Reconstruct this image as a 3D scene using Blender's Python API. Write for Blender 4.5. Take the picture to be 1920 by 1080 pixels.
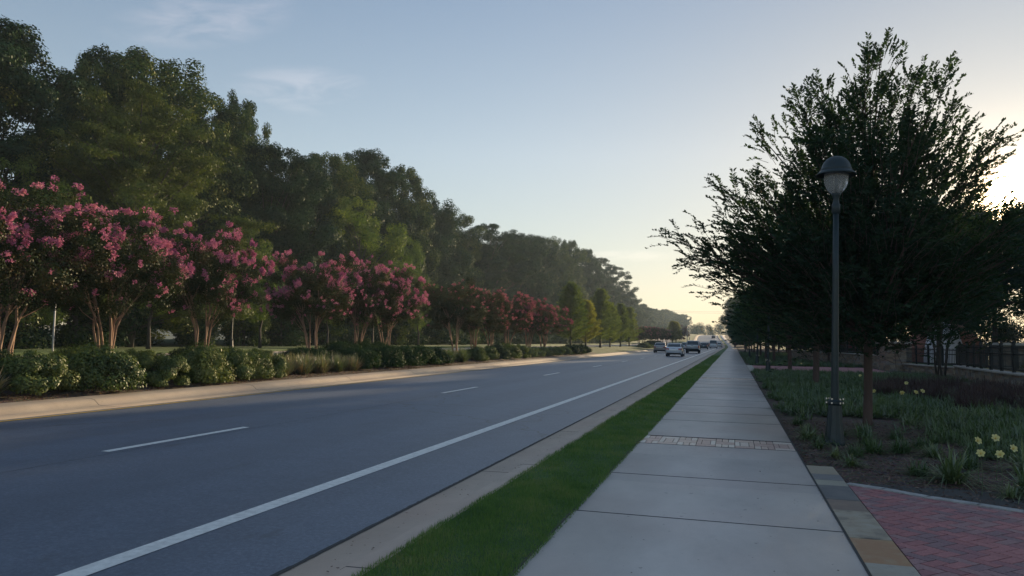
import bpy, bmesh, math, random
import numpy as np
from mathutils import Vector, Matrix
R_ = math.radians
sc = bpy.context.scene
for o in list(bpy.data.objects): bpy.data.objects.remove(o)
COL = sc.collection

# ------------------------------------------------------------------ camera
HC = 1.664
cd = bpy.data.cameras.new('camera'); cam = bpy.data.objects.new('camera', cd); COL.objects.link(cam); sc.camera = cam
cd.sensor_width = 36; cd.lens = 36*1400.4/1920; cd.clip_start = .05; cd.clip_end = 5000
cr = Vector((.95898797, .28296256, .01656087)).normalized(); cf = Vector((-.28342656, .95658377, .06794761)).normalized()
cu = cr.cross(cf)
cam.matrix_world = Matrix(((cr.x, cu.x, -cf.x, 0), (cr.y, cu.y, -cf.y, 0), (cr.z, cu.z, -cf.z, HC), (0, 0, 0, 1)))

# ------------------------------------------------------------------ light
SUN_AZ, SUN_EL = R_(17.44), R_(9.3)
S = Vector((math.sin(SUN_AZ)*math.cos(SUN_EL), math.cos(SUN_AZ)*math.cos(SUN_EL), math.sin(SUN_EL)))
ld = bpy.data.lights.new('sun', 'SUN'); ld.energy = 5.0; ld.angle = R_(.55); ld.color = (1.0, .76, .47)
lo = bpy.data.objects.new('sun', ld); COL.objects.link(lo); lo.rotation_euler = S.to_track_quat('Z', 'Y').to_euler(); lo.location = (40, 40, 60)
sc.view_settings.view_transform = 'Standard'; sc.view_settings.look = 'None'
sc.view_settings.gamma = 1; sc.view_settings.exposure = 0.82

w = bpy.data.worlds.new('World'); sc.world = w; w.use_nodes = True
nt = w.node_tree; nt.nodes.clear()
def N(t, typ, **kw):
    n = t.nodes.new(typ)
    for k, v in kw.items():
        if k.startswith('i_'): n.inputs[int(k[2:])].default_value = v
        else: setattr(n, k, v)
    return n
sky = N(nt, 'ShaderNodeTexSky', sky_type='NISHITA', sun_disc=False, sun_elevation=SUN_EL, sun_rotation=SUN_AZ, air_density=1.0, dust_density=.7, ozone_density=1.8, altitude=50)
gmn = N(nt, 'ShaderNodeGamma'); gmn.inputs[1].default_value = .52; nt.links.new(sky.outputs[0], gmn.inputs[0]); tnt = N(nt, 'ShaderNodeMix', data_type='RGBA', blend_type='MULTIPLY'); tnt.inputs[0].default_value = 1; tnt.inputs[7].default_value = (1.14, 1.18, 1.28, 1); nt.links.new(gmn.outputs[0], tnt.inputs[6])
tc0 = N(nt, 'ShaderNodeTexCoord'); sx0 = N(nt, 'ShaderNodeSeparateXYZ'); nt.links.new(tc0.outputs['Generated'], sx0.inputs[0])
rp0 = N(nt, 'ShaderNodeValToRGB'); nt.links.new(sx0.outputs[2], rp0.inputs[0]); e0 = rp0.color_ramp.elements
e0.new(.12); e0.new(.24)
for i_, (p_, c_) in enumerate(((0.0, (1.04, .96, .82)), (.12, (1.06, 1.02, .90)), (.24, (1.06, 1.04, .98)), (.42, (.79, .84, .88)))): e0[i_].position = p_; e0[i_].color = (*c_, 1)
tn2 = N(nt, 'ShaderNodeMix', data_type='RGBA', blend_type='MULTIPLY'); tn2.inputs[0].default_value = 1; nt.links.new(tnt.outputs[2], tn2.inputs[6]); nt.links.new(rp0.outputs[0], tn2.inputs[7]); nt.links.new(tc0.outputs['Generated'], (dt0 := N(nt, 'ShaderNodeVectorMath', operation='DOT_PRODUCT')).inputs[0]); dt0.inputs[1].default_value = S
def M0(op, a, b):
    n = nt.nodes.new('ShaderNodeMath'); n.operation = op
    for i_, v in enumerate((a, b)):
        if isinstance(v, (int, float)): n.inputs[i_].default_value = v
        else: nt.links.new(v, n.inputs[i_])
    return n.outputs[0]
dim = M0('SUBTRACT', 1., M0('MULTIPLY', M0('POWER', M0('MAXIMUM', dt0.outputs['Value'], 0.), 14.), .30))
vs0 = N(nt, 'ShaderNodeVectorMath', operation='SCALE'); nt.links.new(tn2.outputs[2], vs0.inputs[0]); nt.links.new(dim, vs0.inputs['Scale']); SKY = vs0.outputs[0]
bg = N(nt, 'ShaderNodeBackground'); bg.inputs[1].default_value = .15
wo = N(nt, 'ShaderNodeOutputWorld')
tc = N(nt, 'ShaderNodeTexCoord'); sx = N(nt, 'ShaderNodeSeparateXYZ'); nt.links.new(tc.outputs['Generated'], sx.inputs[0])
def M(op, a, b=None, c=None, clamp=False):
    n = nt.nodes.new('ShaderNodeMath'); n.operation = op; n.use_clamp = clamp
    for i, v in enumerate((a, b, c)):
        if v is None: continue
        if isinstance(v, (int, float)): n.inputs[i].default_value = v
        else: nt.links.new(v, n.inputs[i])
    return n.outputs[0]
az = M('ARCTAN2', sx.outputs[0], sx.outputs[1]); el = M('ARCSINE', sx.outputs[2])
cv = N(nt, 'ShaderNodeCombineXYZ'); nt.links.new(M('MULTIPLY', az, 9.), cv.inputs[0]); nt.links.new(M('MULTIPLY', M('ADD', el, M('MULTIPLY', az, -.12)), 34.), cv.inputs[1])
nz = N(nt, 'ShaderNodeTexNoise'); nz.inputs['Scale'].default_value = 1.3; nz.inputs['Detail'].default_value = 7; nz.inputs['Roughness'].default_value = .62; nz.inputs['Distortion'].default_value = .5
nt.links.new(cv.outputs[0], nz.inputs['Vector'])
tot = None
# thin cirrus wisps: azimuth, elevation, half widths (degrees), tilt, strength
for a0, e0, wa, we, tilt, k in ((-39.5, 21.6, 7, 2.0, .25, .75), (-33, 18.1, 5.5, 1.5, .08, .8), (-8, 6.4, 4.2, .5, 0, .85), (-33, 16.4, 2.5, .6, -.2, .4), (-20, 27, 12, 1.5, .1, .3)):
    dx = M('MULTIPLY', M('SUBTRACT', az, R_(a0)), 1/R_(wa))
    dy = M('MULTIPLY', M('SUBTRACT', M('SUBTRACT', el, R_(e0)), M('MULTIPLY', M('SUBTRACT', az, R_(a0)), tilt)), 1/R_(we))
    m = M('MULTIPLY', M('SUBTRACT', 1, M('ADD', M('MULTIPLY', dx, dx), M('MULTIPLY', dy, dy)), clamp=True), k)
    tot = m if tot is None else M('ADD', tot, m)
msk = M('MULTIPLY', tot, M('MULTIPLY', M('SUBTRACT', nz.outputs[0], .38), 4.2, clamp=True), clamp=True)
mx = N(nt, 'ShaderNodeMix', data_type='RGBA', blend_type='MIX')
nt.links.new(M('MULTIPLY', msk, .55), mx.inputs[0]); nt.links.new(SKY, mx.inputs[6])
hs = N(nt, 'ShaderNodeMix', data_type='RGBA', blend_type='ADD'); hs.inputs[0].default_value = 1; hs.inputs[7].default_value = (1.3, .95, .8, 1)
nt.links.new(SKY, hs.inputs[6]); nt.links.new(hs.outputs[2], mx.inputs[7])
# bright glow of the low sun
dt = N(nt, 'ShaderNodeVectorMath', operation='DOT_PRODUCT'); nt.links.new(tc.outputs['Generated'], dt.inputs[0]); dt.inputs[1].default_value = S
d1 = M('POWER', M('MAXIMUM', dt.outputs['Value'], 0), 4000.); d2 = M('POWER', M('MAXIMUM', dt.outputs['Value'], 0), 420.)
gl = M('ADD', M('MULTIPLY', d1, 110.), M('MULTIPLY', d2, 3.2))
gc = N(nt, 'ShaderNodeMix', data_type='RGBA', blend_type='ADD'); gc.inputs[0].default_value = 1
gm = N(nt, 'ShaderNodeVectorMath', operation='SCALE'); gm.inputs[0].default_value = (1, .70, .36); nt.links.new(gl, gm.inputs['Scale'])
nt.links.new(mx.outputs[2], gc.inputs[6]); nt.links.new(gm.outputs[0], gc.inputs[7])
nt.links.new(gc.outputs[2], bg.inputs[0]); nt.links.new(bg.outputs[0], wo.inputs[0])
w.cycles.sampling_method = 'MANUAL'; w.cycles.sample_map_resolution = 1024

# ------------------------------------------------------------------ helpers
def tag(o, label=None, cat=None, group=None, kind=None):
    if label: o['label'] = label
    if cat: o['category'] = cat
    if group: o['group'] = group
    if kind: o['kind'] = kind
    return o
def empty(name, loc=(0, 0, 0), rz=0.):
    o = bpy.data.objects.new(name, None); o.empty_display_size = .3; COL.objects.link(o); o.location = loc; o.rotation_euler = (0, 0, rz); return o
def link(name, me, mats, parent=None):
    if not isinstance(mats, (list, tuple)): mats = [mats]
    for m in mats: me.materials.append(m)
    o = bpy.data.objects.new(name, me); COL.objects.link(o)
    if parent: o.parent = parent
    return o
def npmesh(name, V, F, mat, parent=None, smooth=False, mi=None):
    V = np.asarray(V, 'f4'); F = np.asarray(F, 'i4'); me = bpy.data.meshes.new(name)
    me.vertices.add(len(V)); me.vertices.foreach_set('co', V.ravel()); k = F.shape[1]
    me.loops.add(F.size); me.loops.foreach_set('vertex_index', F.ravel())
    me.polygons.add(len(F)); me.polygons.foreach_set('loop_start', np.arange(0, F.size, k, dtype='i4')); me.polygons.foreach_set('loop_total', np.full(len(F), k, 'i4'))
    if smooth: me.polygons.foreach_set('use_smooth', np.ones(len(F), bool))
    me.update(calc_edges=True); me.validate()
    o = link(name, me, mat, parent)
    if mi is not None: me.polygons.foreach_set('material_index', np.asarray(mi, 'i4'))
    return o
class B:
    """collects shapes, builds one mesh"""
    def __init__(s): s.v = []; s.f = []
    def add(s, v, f): n = len(s.v); s.v += [tuple(p) for p in v]; s.f += [tuple(i+n for i in q) for q in f]; return s
    def box(s, c, d, rz=0., ry=0.):
        cx, cy, cz = c; a, b, h = d[0]/2, d[1]/2, d[2]/2; co, si = math.cos(rz), math.sin(rz); v = []
        for z in (-h, h):
            for x, y in ((-a, -b), (a, -b), (a, b), (-a, b)):
                xx = x*math.cos(ry)+z*math.sin(ry); zz_ = -x*math.sin(ry)+z*math.cos(ry)
                v.append((cx+xx*co-y*si, cy+xx*si+y*co, cz+zz_))
        return s.add(v, [(0, 3, 2, 1), (4, 5, 6, 7), (0, 1, 5, 4), (1, 2, 6, 5), (2, 3, 7, 6), (3, 0, 4, 7)])
    def tube(s, P, Rr, n=8, cap=True):
        P = [Vector(p) for p in P]; v = []; f = []; up = Vector((0, 0, 1))
        for i, p in enumerate(P):
            t = (P[min(i+1, len(P)-1)]-P[max(i-1, 0)]).normalized()
            a = t.cross(Vector((.37, .93, .02))); a = a.normalized(); b = t.cross(a)
            r = Rr[i] if hasattr(Rr, '__len__') else Rr
            v += [p+(a*math.cos(2*math.pi*k/n)+b*math.sin(2*math.pi*k/n))*r for k in range(n)]
        for i in range(len(P)-1):
            for k in range(n): f.append((i*n+k, i*n+(k+1) % n, (i+1)*n+(k+1) % n, (i+1)*n+k))
        if cap: f.append(tuple(reversed(range(n)))); f.append(tuple((len(P)-1)*n+k for k in range(n)))
        return s.add(v, f)
    def lathe(s, prof, n=20, c=(0, 0, 0), flute=0.):
        v = []; f = []
        for r, z in prof:
            for k in range(n): rr = r*(1-flute*(k % 2)) if .06 < r else r; v.append((c[0]+rr*math.cos(2*math.pi*k/n), c[1]+rr*math.sin(2*math.pi*k/n), c[2]+z))
        for i in range(len(prof)-1):
            for k in range(n): f.append((i*n+k, i*n+(k+1) % n, (i+1)*n+(k+1) % n, (i+1)*n+k))
        return s.add(v, f)
    def loft(s, rings, caps=True):
        n = len(rings[0]); v = [p for r in rings for p in r]; f = []
        for i in range(len(rings)-1):
            for k in range(n): f.append((i*n+k, i*n+(k+1) % n, (i+1)*n+(k+1) % n, (i+1)*n+k))
        if caps: f.append(tuple(reversed(range(n)))); f.append(tuple((len(rings)-1)*n+k for k in range(n)))
        return s.add(v, f)
    def build(s, name, mat, parent=None, smooth=False, bevel=0.):
        me = bpy.data.meshes.new(name); me.from_pydata(s.v, [], s.f); me.update()
        if smooth: me.polygons.foreach_set('use_smooth', [True]*len(me.polygons))
        bm = bmesh.new(); bm.from_mesh(me); bmesh.ops.recalc_face_normals(bm, faces=bm.faces); bm.to_mesh(me); bm.free()
        o = link(name, me, mat, parent)
        if bevel: m = o.modifiers.new('bevel', 'BEVEL'); m.width = bevel; m.segments = 2; m.limit_method = 'ANGLE'
        return o
def copy_tree(root, loc=None, rz=None, scale=None, label=None, group=None):
    def cp(o, par):
        c = o.copy(); COL.objects.link(c); c.parent = par
        for ch in list(o.children): cp(ch, c)
        return c
    c = cp(root, None)
    if loc is not None: c.location = loc
    if rz is not None: c.rotation_euler = (0, 0, rz)
    if scale is not None: c.scale = scale if hasattr(scale, '__len__') else (scale,)*3
    if label: c['label'] = label
    if group: c['group'] = group
    return c
USED = set()
def place(proto, loc, rz, scale, label, group=None):
    """first use moves the prototype itself, later ones copy it"""
    sc_ = scale if hasattr(scale, '__len__') else (scale,)*3
    if proto.name not in USED:
        USED.add(proto.name); proto.location = loc; proto.rotation_euler = (0, 0, rz); proto.scale = sc_; proto['label'] = label
        if group: proto['group'] = group
        return proto
    c = copy_tree(proto, loc, rz, sc_, label, group)
    if not group and 'group' in c: del c['group']
    return c
def sm(a, b, x): t = min(1, max(0, (x-a)/(b-a))); return t*t*(3-2*t)
def cx(y): return -6*sm(230, 480, y)+10*sm(470, 700, y)
def zz(y): return 6.2*sm(225, 520, y)
SZ = .12                                        # the sidewalk side stands one kerb above the road
def LZ(x):                                      # ground left of the road rises a little
    return float(np.interp(x, [-60, -38, -31.5, -31.4, -22.4, -22.3, -19, -16.3, -14.4], [1.0, .75, .62, .5, .5, .62, .6, .42, .2]))

# ------------------------------------------------------------------ materials
def mat(name):
    m = bpy.data.materials.new(name); m.use_nodes = True; t = m.node_tree; b = t.nodes['Principled BSDF']; return m, t, b
def lk(t, a, b): t.links.new(a, b)
def ramp(t, stops, src=None):
    r = t.nodes.new('ShaderNodeValToRGB'); e = r.color_ramp.elements
    while len(e) < len(stops): e.new(.5)
    for i, (p, c) in enumerate(stops): e[i].position = p; e[i].color = (*c, 1) if len(c) == 3 else c
    if src is not None: lk(t, src, r.inputs[0])
    return r.outputs[0]
def noise(t, scale, det=4, rough=.6, vec=None, stretch=None):
    n = t.nodes.new('ShaderNodeTexNoise'); n.inputs['Scale'].default_value = scale; n.inputs['Detail'].default_value = det; n.inputs['Roughness'].default_value = rough
    if vec is None: vec = t.nodes.new('ShaderNodeTexCoord').outputs['Object']
    if stretch: mp = t.nodes.new('ShaderNodeMapping'); mp.inputs['Scale'].default_value = stretch; lk(t, vec, mp.inputs[0]); vec = mp.outputs[0]
    lk(t, vec, n.inputs['Vector']); return n.outputs[0]
def mixc(t, f, a, b, mode='MIX'):
    n = t.nodes.new('ShaderNodeMix'); n.data_type = 'RGBA'; n.blend_type = mode
    if isinstance(f, (int, float)): n.inputs[0].default_value = f
    else: lk(t, f, n.inputs[0])
    for i, v in ((6, a), (7, b)):
        if isinstance(v, tuple): n.inputs[i].default_value = (*v[:3], 1)
        else: lk(t, v, n.inputs[i])
    return n.outputs[2]
def bump(t, b, src, st, dist=.01):
    n = t.nodes.new('ShaderNodeBump'); n.inputs['Strength'].default_value = st; n.inputs['Distance'].default_value = dist; lk(t, src, n.inputs['Height']); lk(t, n.outputs[0], b.inputs['Normal'])
def plain(name, col, rough=.6, metal=0., var=.12, scale=6., bmp=0., coat=0.):
    m, t, b = mat(name); n = noise(t, scale, 5)
    lk(t, ramp(t, [(.25, tuple(c*(1-var) for c in col)), (.75, tuple(min(1, c*(1+var)) for c in col))], n), b.inputs['Base Color'])
    b.inputs['Roughness'].default_value = rough; b.inputs['Metallic'].default_value = metal; b.inputs['Coat Weight'].default_value = coat
    if bmp: bump(t, b, noise(t, scale*8, 4), bmp)
    return m
def leaf_mat(name, cols, trans=.35, tcol=None, spread=.25, gloss=.012, big=.35):
    m, t, b = mat(name); t.nodes.remove(b); out = [n for n in t.nodes if n.type == 'OUTPUT_MATERIAL'][0]
    g = t.nodes.new('ShaderNodeNewGeometry'); oi = t.nodes.new('ShaderNodeObjectInfo')
    nz = noise(t, big, 3, .6)
    def mm(op, a, c):
        n = t.nodes.new('ShaderNodeMath'); n.operation = op
        for i, v in ((0, a), (1, c)):
            if isinstance(v, (int, float)): n.inputs[i].default_value = v
            else: lk(t, v, n.inputs[i])
        return n.outputs[0]
    f = mm('ADD', mm('MULTIPLY', g.outputs['Random Per Island'], .5), mm('ADD', mm('MULTIPLY', mm('SUBTRACT', nz, .5), 1.6), mm('MULTIPLY', oi.outputs['Random'], spread)))
    k = len(cols); c = ramp(t, [(.02+i*.9/(k-1), q) for i, q in enumerate(cols)], mm('ADD', f, .1))
    d = t.nodes.new('ShaderNodeBsdfDiffuse'); lk(t, c, d.inputs[0])
    tr = t.nodes.new('ShaderNodeBsdfTranslucent'); lk(t, mixc(t, 1., c, tcol or (1.0, 1.15, .45), 'MULTIPLY'), tr.inputs[0])
    x = t.nodes.new('ShaderNodeMixShader'); x.inputs[0].default_value = trans; lk(t, d.outputs[0], x.inputs[1]); lk(t, tr.outputs[0], x.inputs[2])
    gl = t.nodes.new('ShaderNodeBsdfGlossy'); gl.inputs['Roughness'].default_value = .45; gl.inputs[0].default_value = (1, 1, 1, 1)
    y = t.nodes.new('ShaderNodeMixShader'); y.inputs[0].default_value = gloss; lk(t, x.outputs[0], y.inputs[1]); lk(t, gl.outputs[0], y.inputs[2]); lk(t, y.outputs[0], out.inputs[0])
    return m
def bark_mat(name, a, b_, scale=5.):
    m, t, b = mat(name); n = noise(t, scale, 6, .7, stretch=(1, 1, .18))
    lk(t, ramp(t, [(.3, a), (.7, b_)], n), b.inputs['Base Color']); b.inputs['Roughness'].default_value = .85; bump(t, b, n, .6, .03); return m
def island_mat(name, cols, rough=.8, nscale=18., bmp=.3):
    m, t, b = mat(name); g = t.nodes.new('ShaderNodeNewGeometry'); k = len(cols)
    r = t.nodes.new('ShaderNodeValToRGB'); r.color_ramp.interpolation = 'CONSTANT'; e = r.color_ramp.elements
    while len(e) < k: e.new(.5)
    for i, c in enumerate(cols): e[i].position = i/k; e[i].color = (*c, 1)
    lk(t, g.outputs['Random Per Island'], r.inputs[0]); n = noise(t, nscale, 6, .7)
    lk(t, mixc(t, .8, r.outputs[0], ramp(t, [(.3, (.55, .55, .55)), (.7, (1.15, 1.12, 1.08))], n), 'MULTIPLY'), b.inputs['Base Color'])
    b.inputs['Roughness'].default_value = rough; bump(t, b, n, bmp); return m

def asphalt():
    m, t, b = mat('asphalt'); co = t.nodes.new('ShaderNodeTexCoord').outputs['Object']
    fine = noise(t, 24, 8, .9, co); vor = t.nodes.new('ShaderNodeTexVoronoi'); vor.inputs['Scale'].default_value = 60; lk(t, co, vor.inputs['Vector'])
    big = noise(t, .35, 5, .6, co, (1.6, .25, 1)); mid = noise(t, 2.3, 5, .65, co)
    c = ramp(t, [(.34, (.036, .054, .088)), (.52, (.082, .110, .164)), (.70, (.20, .23, .29))], fine)
    c = mixc(t, 1., c, ramp(t, [(.3, (.87, .87, .88)), (.7, (1.1, 1.09, 1.08))], big), 'MULTIPLY')
    gx = t.nodes.new('ShaderNodeSeparateXYZ'); lk(t, co, gx.inputs[0]); wv = t.nodes.new('ShaderNodeMath'); wv.operation = 'SINE'; wm = t.nodes.new('ShaderNodeMath'); wm.operation = 'MULTIPLY'; wm.inputs[1].default_value = 2*math.pi/1.9; lk(t, gx.outputs[0], wm.inputs[0]); lk(t, wm.outputs[0], wv.inputs[0])
    wa = t.nodes.new('ShaderNodeMath'); wa.operation = 'ADD'; lk(t, wv.outputs[0], wa.inputs[0]); lk(t, noise(t, .5, 4, .6, co, (2, .12, 1)), wa.inputs[1])
    c = mixc(t, 1., c, ramp(t, [(.1, (.93, .93, .93)), (.95, (1.05, 1.05, 1.05))], wa.outputs[0]), 'MULTIPLY')
    oil = noise(t, 1.6, 3, .55, co, (1.4, .5, 1)); c = mixc(t, ramp(t, [(.68, (0, 0, 0)), (.76, (.45, .45, .45))], oil), c, (.03, .036, .045))
    c = mixc(t, .6, c, ramp(t, [(.35, (.82, .82, .83)), (.65, (1.12, 1.12, 1.1))], mid), 'MULTIPLY')
    c = mixc(t, ramp(t, [(.0, (.5, .5, .5)), (.16, (0, 0, 0))], vor.outputs['Distance']), c, (.26, .25, .24))
    cr_ = t.nodes.new('ShaderNodeTexVoronoi'); cr_.feature = 'DISTANCE_TO_EDGE'; cr_.inputs['Scale'].default_value = .09
    dn = t.nodes.new('ShaderNodeVectorMath'); dn.operation = 'ADD'; nn = t.nodes.new('ShaderNodeTexNoise'); nn.inputs['Scale'].default_value = 1.1; nn.inputs['Detail'].default_value = 6; lk(t, co, nn.inputs['Vector'])
    sc2 = t.nodes.new('ShaderNodeVectorMath'); sc2.operation = 'SCALE'; sc2.inputs['Scale'].default_value = 1.4; lk(t, nn.outputs['Color'], sc2.inputs[0]); lk(t, co, dn.inputs[0]); lk(t, sc2.outputs[0], dn.inputs[1])
    lk(t, dn.outputs[0], cr_.inputs['Vector'])
    c = mixc(t, ramp(t, [(.0, (.75, .75, .75)), (.0035, (0, 0, 0))], cr_.outputs['Distance']), c, (.03, .03, .032))
    lk(t, c, b.inputs['Base Color']); b.inputs['Roughness'].default_value = .5; b.inputs['Specular IOR Level'].default_value = .85; bump(t, b, fine, .35, .004); return m
def concrete(name, col, joints=None, rough=.75, stain=.18):
    m, t, b = mat(name); co = t.nodes.new('ShaderNodeTexCoord').outputs['Object']
    fine = noise(t, 120, 3, .7, co); mid = noise(t, 1.2, 6, .62, co, (1, .6, 1)); br = noise(t, 9, 4, .6, co, (1.2, 14, 1))
    c = ramp(t, [(.3, tuple(x*(1-stain) for x in col)), (.7, tuple(min(1, x*(1+stain*.6)) for x in col))], mid)
    c = mixc(t, .5, c, ramp(t, [(.3, (.9, .9, .9)), (.7, (1.08, 1.08, 1.08))], fine), 'MULTIPLY')
    c = mixc(t, .35, c, ramp(t, [(.3, (.9, .9, .9)), (.7, (1.08, 1.08, 1.08))], br), 'MULTIPLY')
    gy = t.nodes.new('ShaderNodeSeparateXYZ'); lk(t, co, gy.inputs[0]); fm = t.nodes.new('ShaderNodeMath'); fm.operation = 'MULTIPLY'; fm.inputs[1].default_value = 1/2.1; lk(t, gy.outputs[1], fm.inputs[0]); ff = t.nodes.new('ShaderNodeMath'); ff.operation = 'FLOOR'; lk(t, fm.outputs[0], ff.inputs[0])
    wn = t.nodes.new('ShaderNodeTexWhiteNoise'); wn.noise_dimensions = '1D'; lk(t, ff.outputs[0], wn.inputs['W']); c = mixc(t, 1., c, ramp(t, [(0, (.93, .93, .94)), (1, (1.06, 1.05, 1.04))], wn.outputs['Value']), 'MULTIPLY')
    st_ = noise(t, 3.1, 5, .7, co, (1, .35, 1)); c = mixc(t, ramp(t, [(.58, (0, 0, 0)), (.75, (.28, .28, .28))], st_), c, tuple(x*.62 for x in col))
    sp = noise(t, 14, 2, .5, co); c = mixc(t, ramp(t, [(.735, (0, 0, 0)), (.755, (.7, .7, .7))], sp), c, tuple(x*.25 for x in col))
    pk = noise(t, .55, 3, .5, co); c = mixc(t, ramp(t, [(.45, (0, 0, 0)), (.7, (.35, .35, .35))], pk), c, (col[0]*.95, col[1]*.78, col[2]*.76))
    lk(t, c, b.inputs['Base Color']); b.inputs['Roughness'].default_value = rough; bump(t, b, fine, .25, .004); return m

MA = dict(
 asphalt=asphalt(), paint=plain('road_paint', (.74, .74, .72), .55, var=.22, scale=14, bmp=.1),
 side=concrete('sidewalk_concrete', (.53, .495, .475), rough=.6), gutter=concrete('gutter_concrete', (.50, .41, .34), stain=.2), kerbL=concrete('kerb_concrete', (.42, .34, .255), stain=.25),
 yellow=plain('yellow_line', (.55, .36, .05), .6, var=.3, scale=8),
 joint=plain('joint', (.05, .05, .05), .9), mulch=None,
 stone=island_mat('ledge_stone', [(.33, .27, .20), (.26, .20, .15), (.38, .33, .26), (.22, .19, .17), (.36, .26, .20), (.29, .27, .25)], .85, 7.),
 coping=plain('coping_stone', (.40, .37, .33), .8, var=.2, scale=5, bmp=.3),
 brick=island_mat('paving_brick', [(.38, .16, .17), (.32, .15, .17), (.42, .18, .19), (.26, .16, .18), (.34, .20, .21)], .75, 40.),
 paver=island_mat('pale_paver', [(.72, .62, .56), (.64, .49, .43), (.78, .70, .64), (.56, .40, .36)], .5, 30., .15),
 iron=plain('black_iron', (.016, .02, .022), .45, .3, scale=9), green=plain('dark_green_paint', (.009, .022, .027), .5, .0, var=.25, scale=12, coat=.1),
 steel=plain('galvanised', (.42, .43, .44), .4, .7), bolt=plain('bolt_steel', (.75, .75, .75), .25, .9),
 elmbark=bark_mat('elm_bark', (.055, .036, .030), (.115, .075, .062)), bark=bark_mat('forest_bark', (.035, .028, .024), (.09, .075, .06)),
 mbark=bark_mat('myrtle_bark', (.22, .13, .085), (.40, .26, .18), 3.),
)
def mulch():
    m, t, b = mat('mulch'); co = t.nodes.new('ShaderNodeTexCoord').outputs['Object']
    v = t.nodes.new('ShaderNodeTexVoronoi'); v.inputs['Scale'].default_value = 28; mp = t.nodes.new('ShaderNodeMapping'); mp.inputs['Scale'].default_value = (1, 2.2, 1); mp.inputs['Rotation'].default_value = (0, 0, .6); lk(t, co, mp.inputs[0]); lk(t, mp.outputs[0], v.inputs['Vector'])
    n = noise(t, 9, 6, .7, co); c = mixc(t, .7, ramp(t, [(.25, (.045, .033, .028)), (.75, (.15, .11, .09))], n), v.outputs['Color'], 'SOFT_LIGHT')
    lk(t, c, b.inputs['Base Color']); b.inputs['Roughness'].default_value = .95; bump(t, b, v.outputs['Distance'], .9, .03); return m
MA['mulch'] = mulch()
def turf(name, a, c_):
    m, t, b = mat(name); n = noise(t, 1.6, 6, .7); f = noise(t, 60, 4, .8, stretch=(1, .5, 1))
    c = mixc(t, 1., ramp(t, [(.3, a), (.7, c_)], n), ramp(t, [(.3, (.55, .55, .55)), (.7, (1.35, 1.35, 1.3))], f), 'MULTIPLY')
    lk(t, c, b.inputs['Base Color']); b.inputs['Roughness'].default_value = .9; bump(t, b, f, .9, .03); return m
MA['turf'] = turf('turf', (.06, .12, .045), (.09, .17, .06)); MA['turf2'] = turf('sunny_turf', (.045, .085, .022), (.075, .12, .032)); MA['soil'] = turf('field', (.035, .055, .02), (.06, .08, .035))
LF = dict(
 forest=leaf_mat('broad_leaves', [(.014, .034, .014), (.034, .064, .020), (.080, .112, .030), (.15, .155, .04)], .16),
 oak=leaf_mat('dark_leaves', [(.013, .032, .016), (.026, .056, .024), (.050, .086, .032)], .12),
 feather=leaf_mat('feathery_leaves', [(.045, .066, .02), (.088, .11, .028), (.15, .16, .04)], .25),
 bright=leaf_mat('bright_leaves', [(.06, .10, .024), (.11, .155, .035), (.18, .21, .05)], .3),
 cypress=leaf_mat('cypress_leaves', [(.06, .09, .02), (.12, .15, .035), (.20, .21, .05)], .45),
 gold=leaf_mat('golden_leaves', [(.10, .11, .02), (.19, .18, .03), (.28, .24, .05)], .5),
 elm=leaf_mat('elm_leaves', [(.022, .044, .032), (.036, .066, .042), (.058, .092, .050)], .30),
 elm2=leaf_mat('row_leaves', [(.030, .060, .034), (.050, .090, .042), (.080, .125, .050)], .35),
 myrtle=leaf_mat('myrtle_leaves', [(.014, .028, .013), (.028, .045, .017), (.055, .055, .022), (.10, .055, .03)], .15, big=.9),
 bloom=leaf_mat('pink_blossom', [(.34, .10, .22), (.46, .15, .27), (.58, .23, .32), (.55, .27, .28)], .3, (1.05, .9, .95), big=1.2),
 redbloom=leaf_mat('dusky_red_blossom', [(.27, .09, .12), (.38, .14, .17), (.48, .21, .21)], .3, (1.1, .8, .9)),
 bush=leaf_mat('shrub_leaves', [(.036, .062, .022), (.07, .105, .032), (.13, .16, .042), (.20, .21, .06)], .2, gloss=.025, big=1.4),
 bush2=leaf_mat('dark_shrub_leaves', [(.018, .036, .018), (.030, .055, .022), (.055, .085, .03)], .25, gloss=.025),
 juniper=leaf_mat('juniper_needles', [(.018, .040, .018), (.032, .062, .022), (.055, .085, .026)], .2),
 lirio=leaf_mat('strap_leaves', [(.07, .11, .055), (.12, .15, .08), (.22, .19, .13), (.34, .19, .17)], .3, gloss=.08, big=2.),
 grey=leaf_mat('grey_green_leaves', [(.06, .09, .06), (.11, .14, .09), (.17, .18, .12)], .3),
 lily=leaf_mat('lily_leaves', [(.06, .10, .05), (.10, .15, .07), (.17, .22, .09), (.28, .28, .15)], .35, gloss=.10, big=2.),
 cover=leaf_mat('cover_leaves', [(.045, .085, .035), (.075, .135, .045), (.12, .17, .055)], .35, gloss=.08, big=.7),
 purple=leaf_mat('purple_grass', [(.06, .048, .046), (.095, .07, .068), (.12, .10, .075)], .3, (1.1, .8, .8)),
 lawn=leaf_mat('lawn_blades', [(.075, .15, .055), (.115, .21, .065), (.17, .27, .08), (.30, .29, .14)], .35, big=1.5),
 petal=leaf_mat('yellow_petals', [(.60, .54, .18), (.68, .63, .28), (.72, .68, .38)], .3, (1, .95, .6)),
 chips=leaf_mat('bark_chips', [(.06, .042, .035), (.13, .09, .075), (.24, .18, .15)], .0, gloss=.01, big=3.),
)

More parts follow.
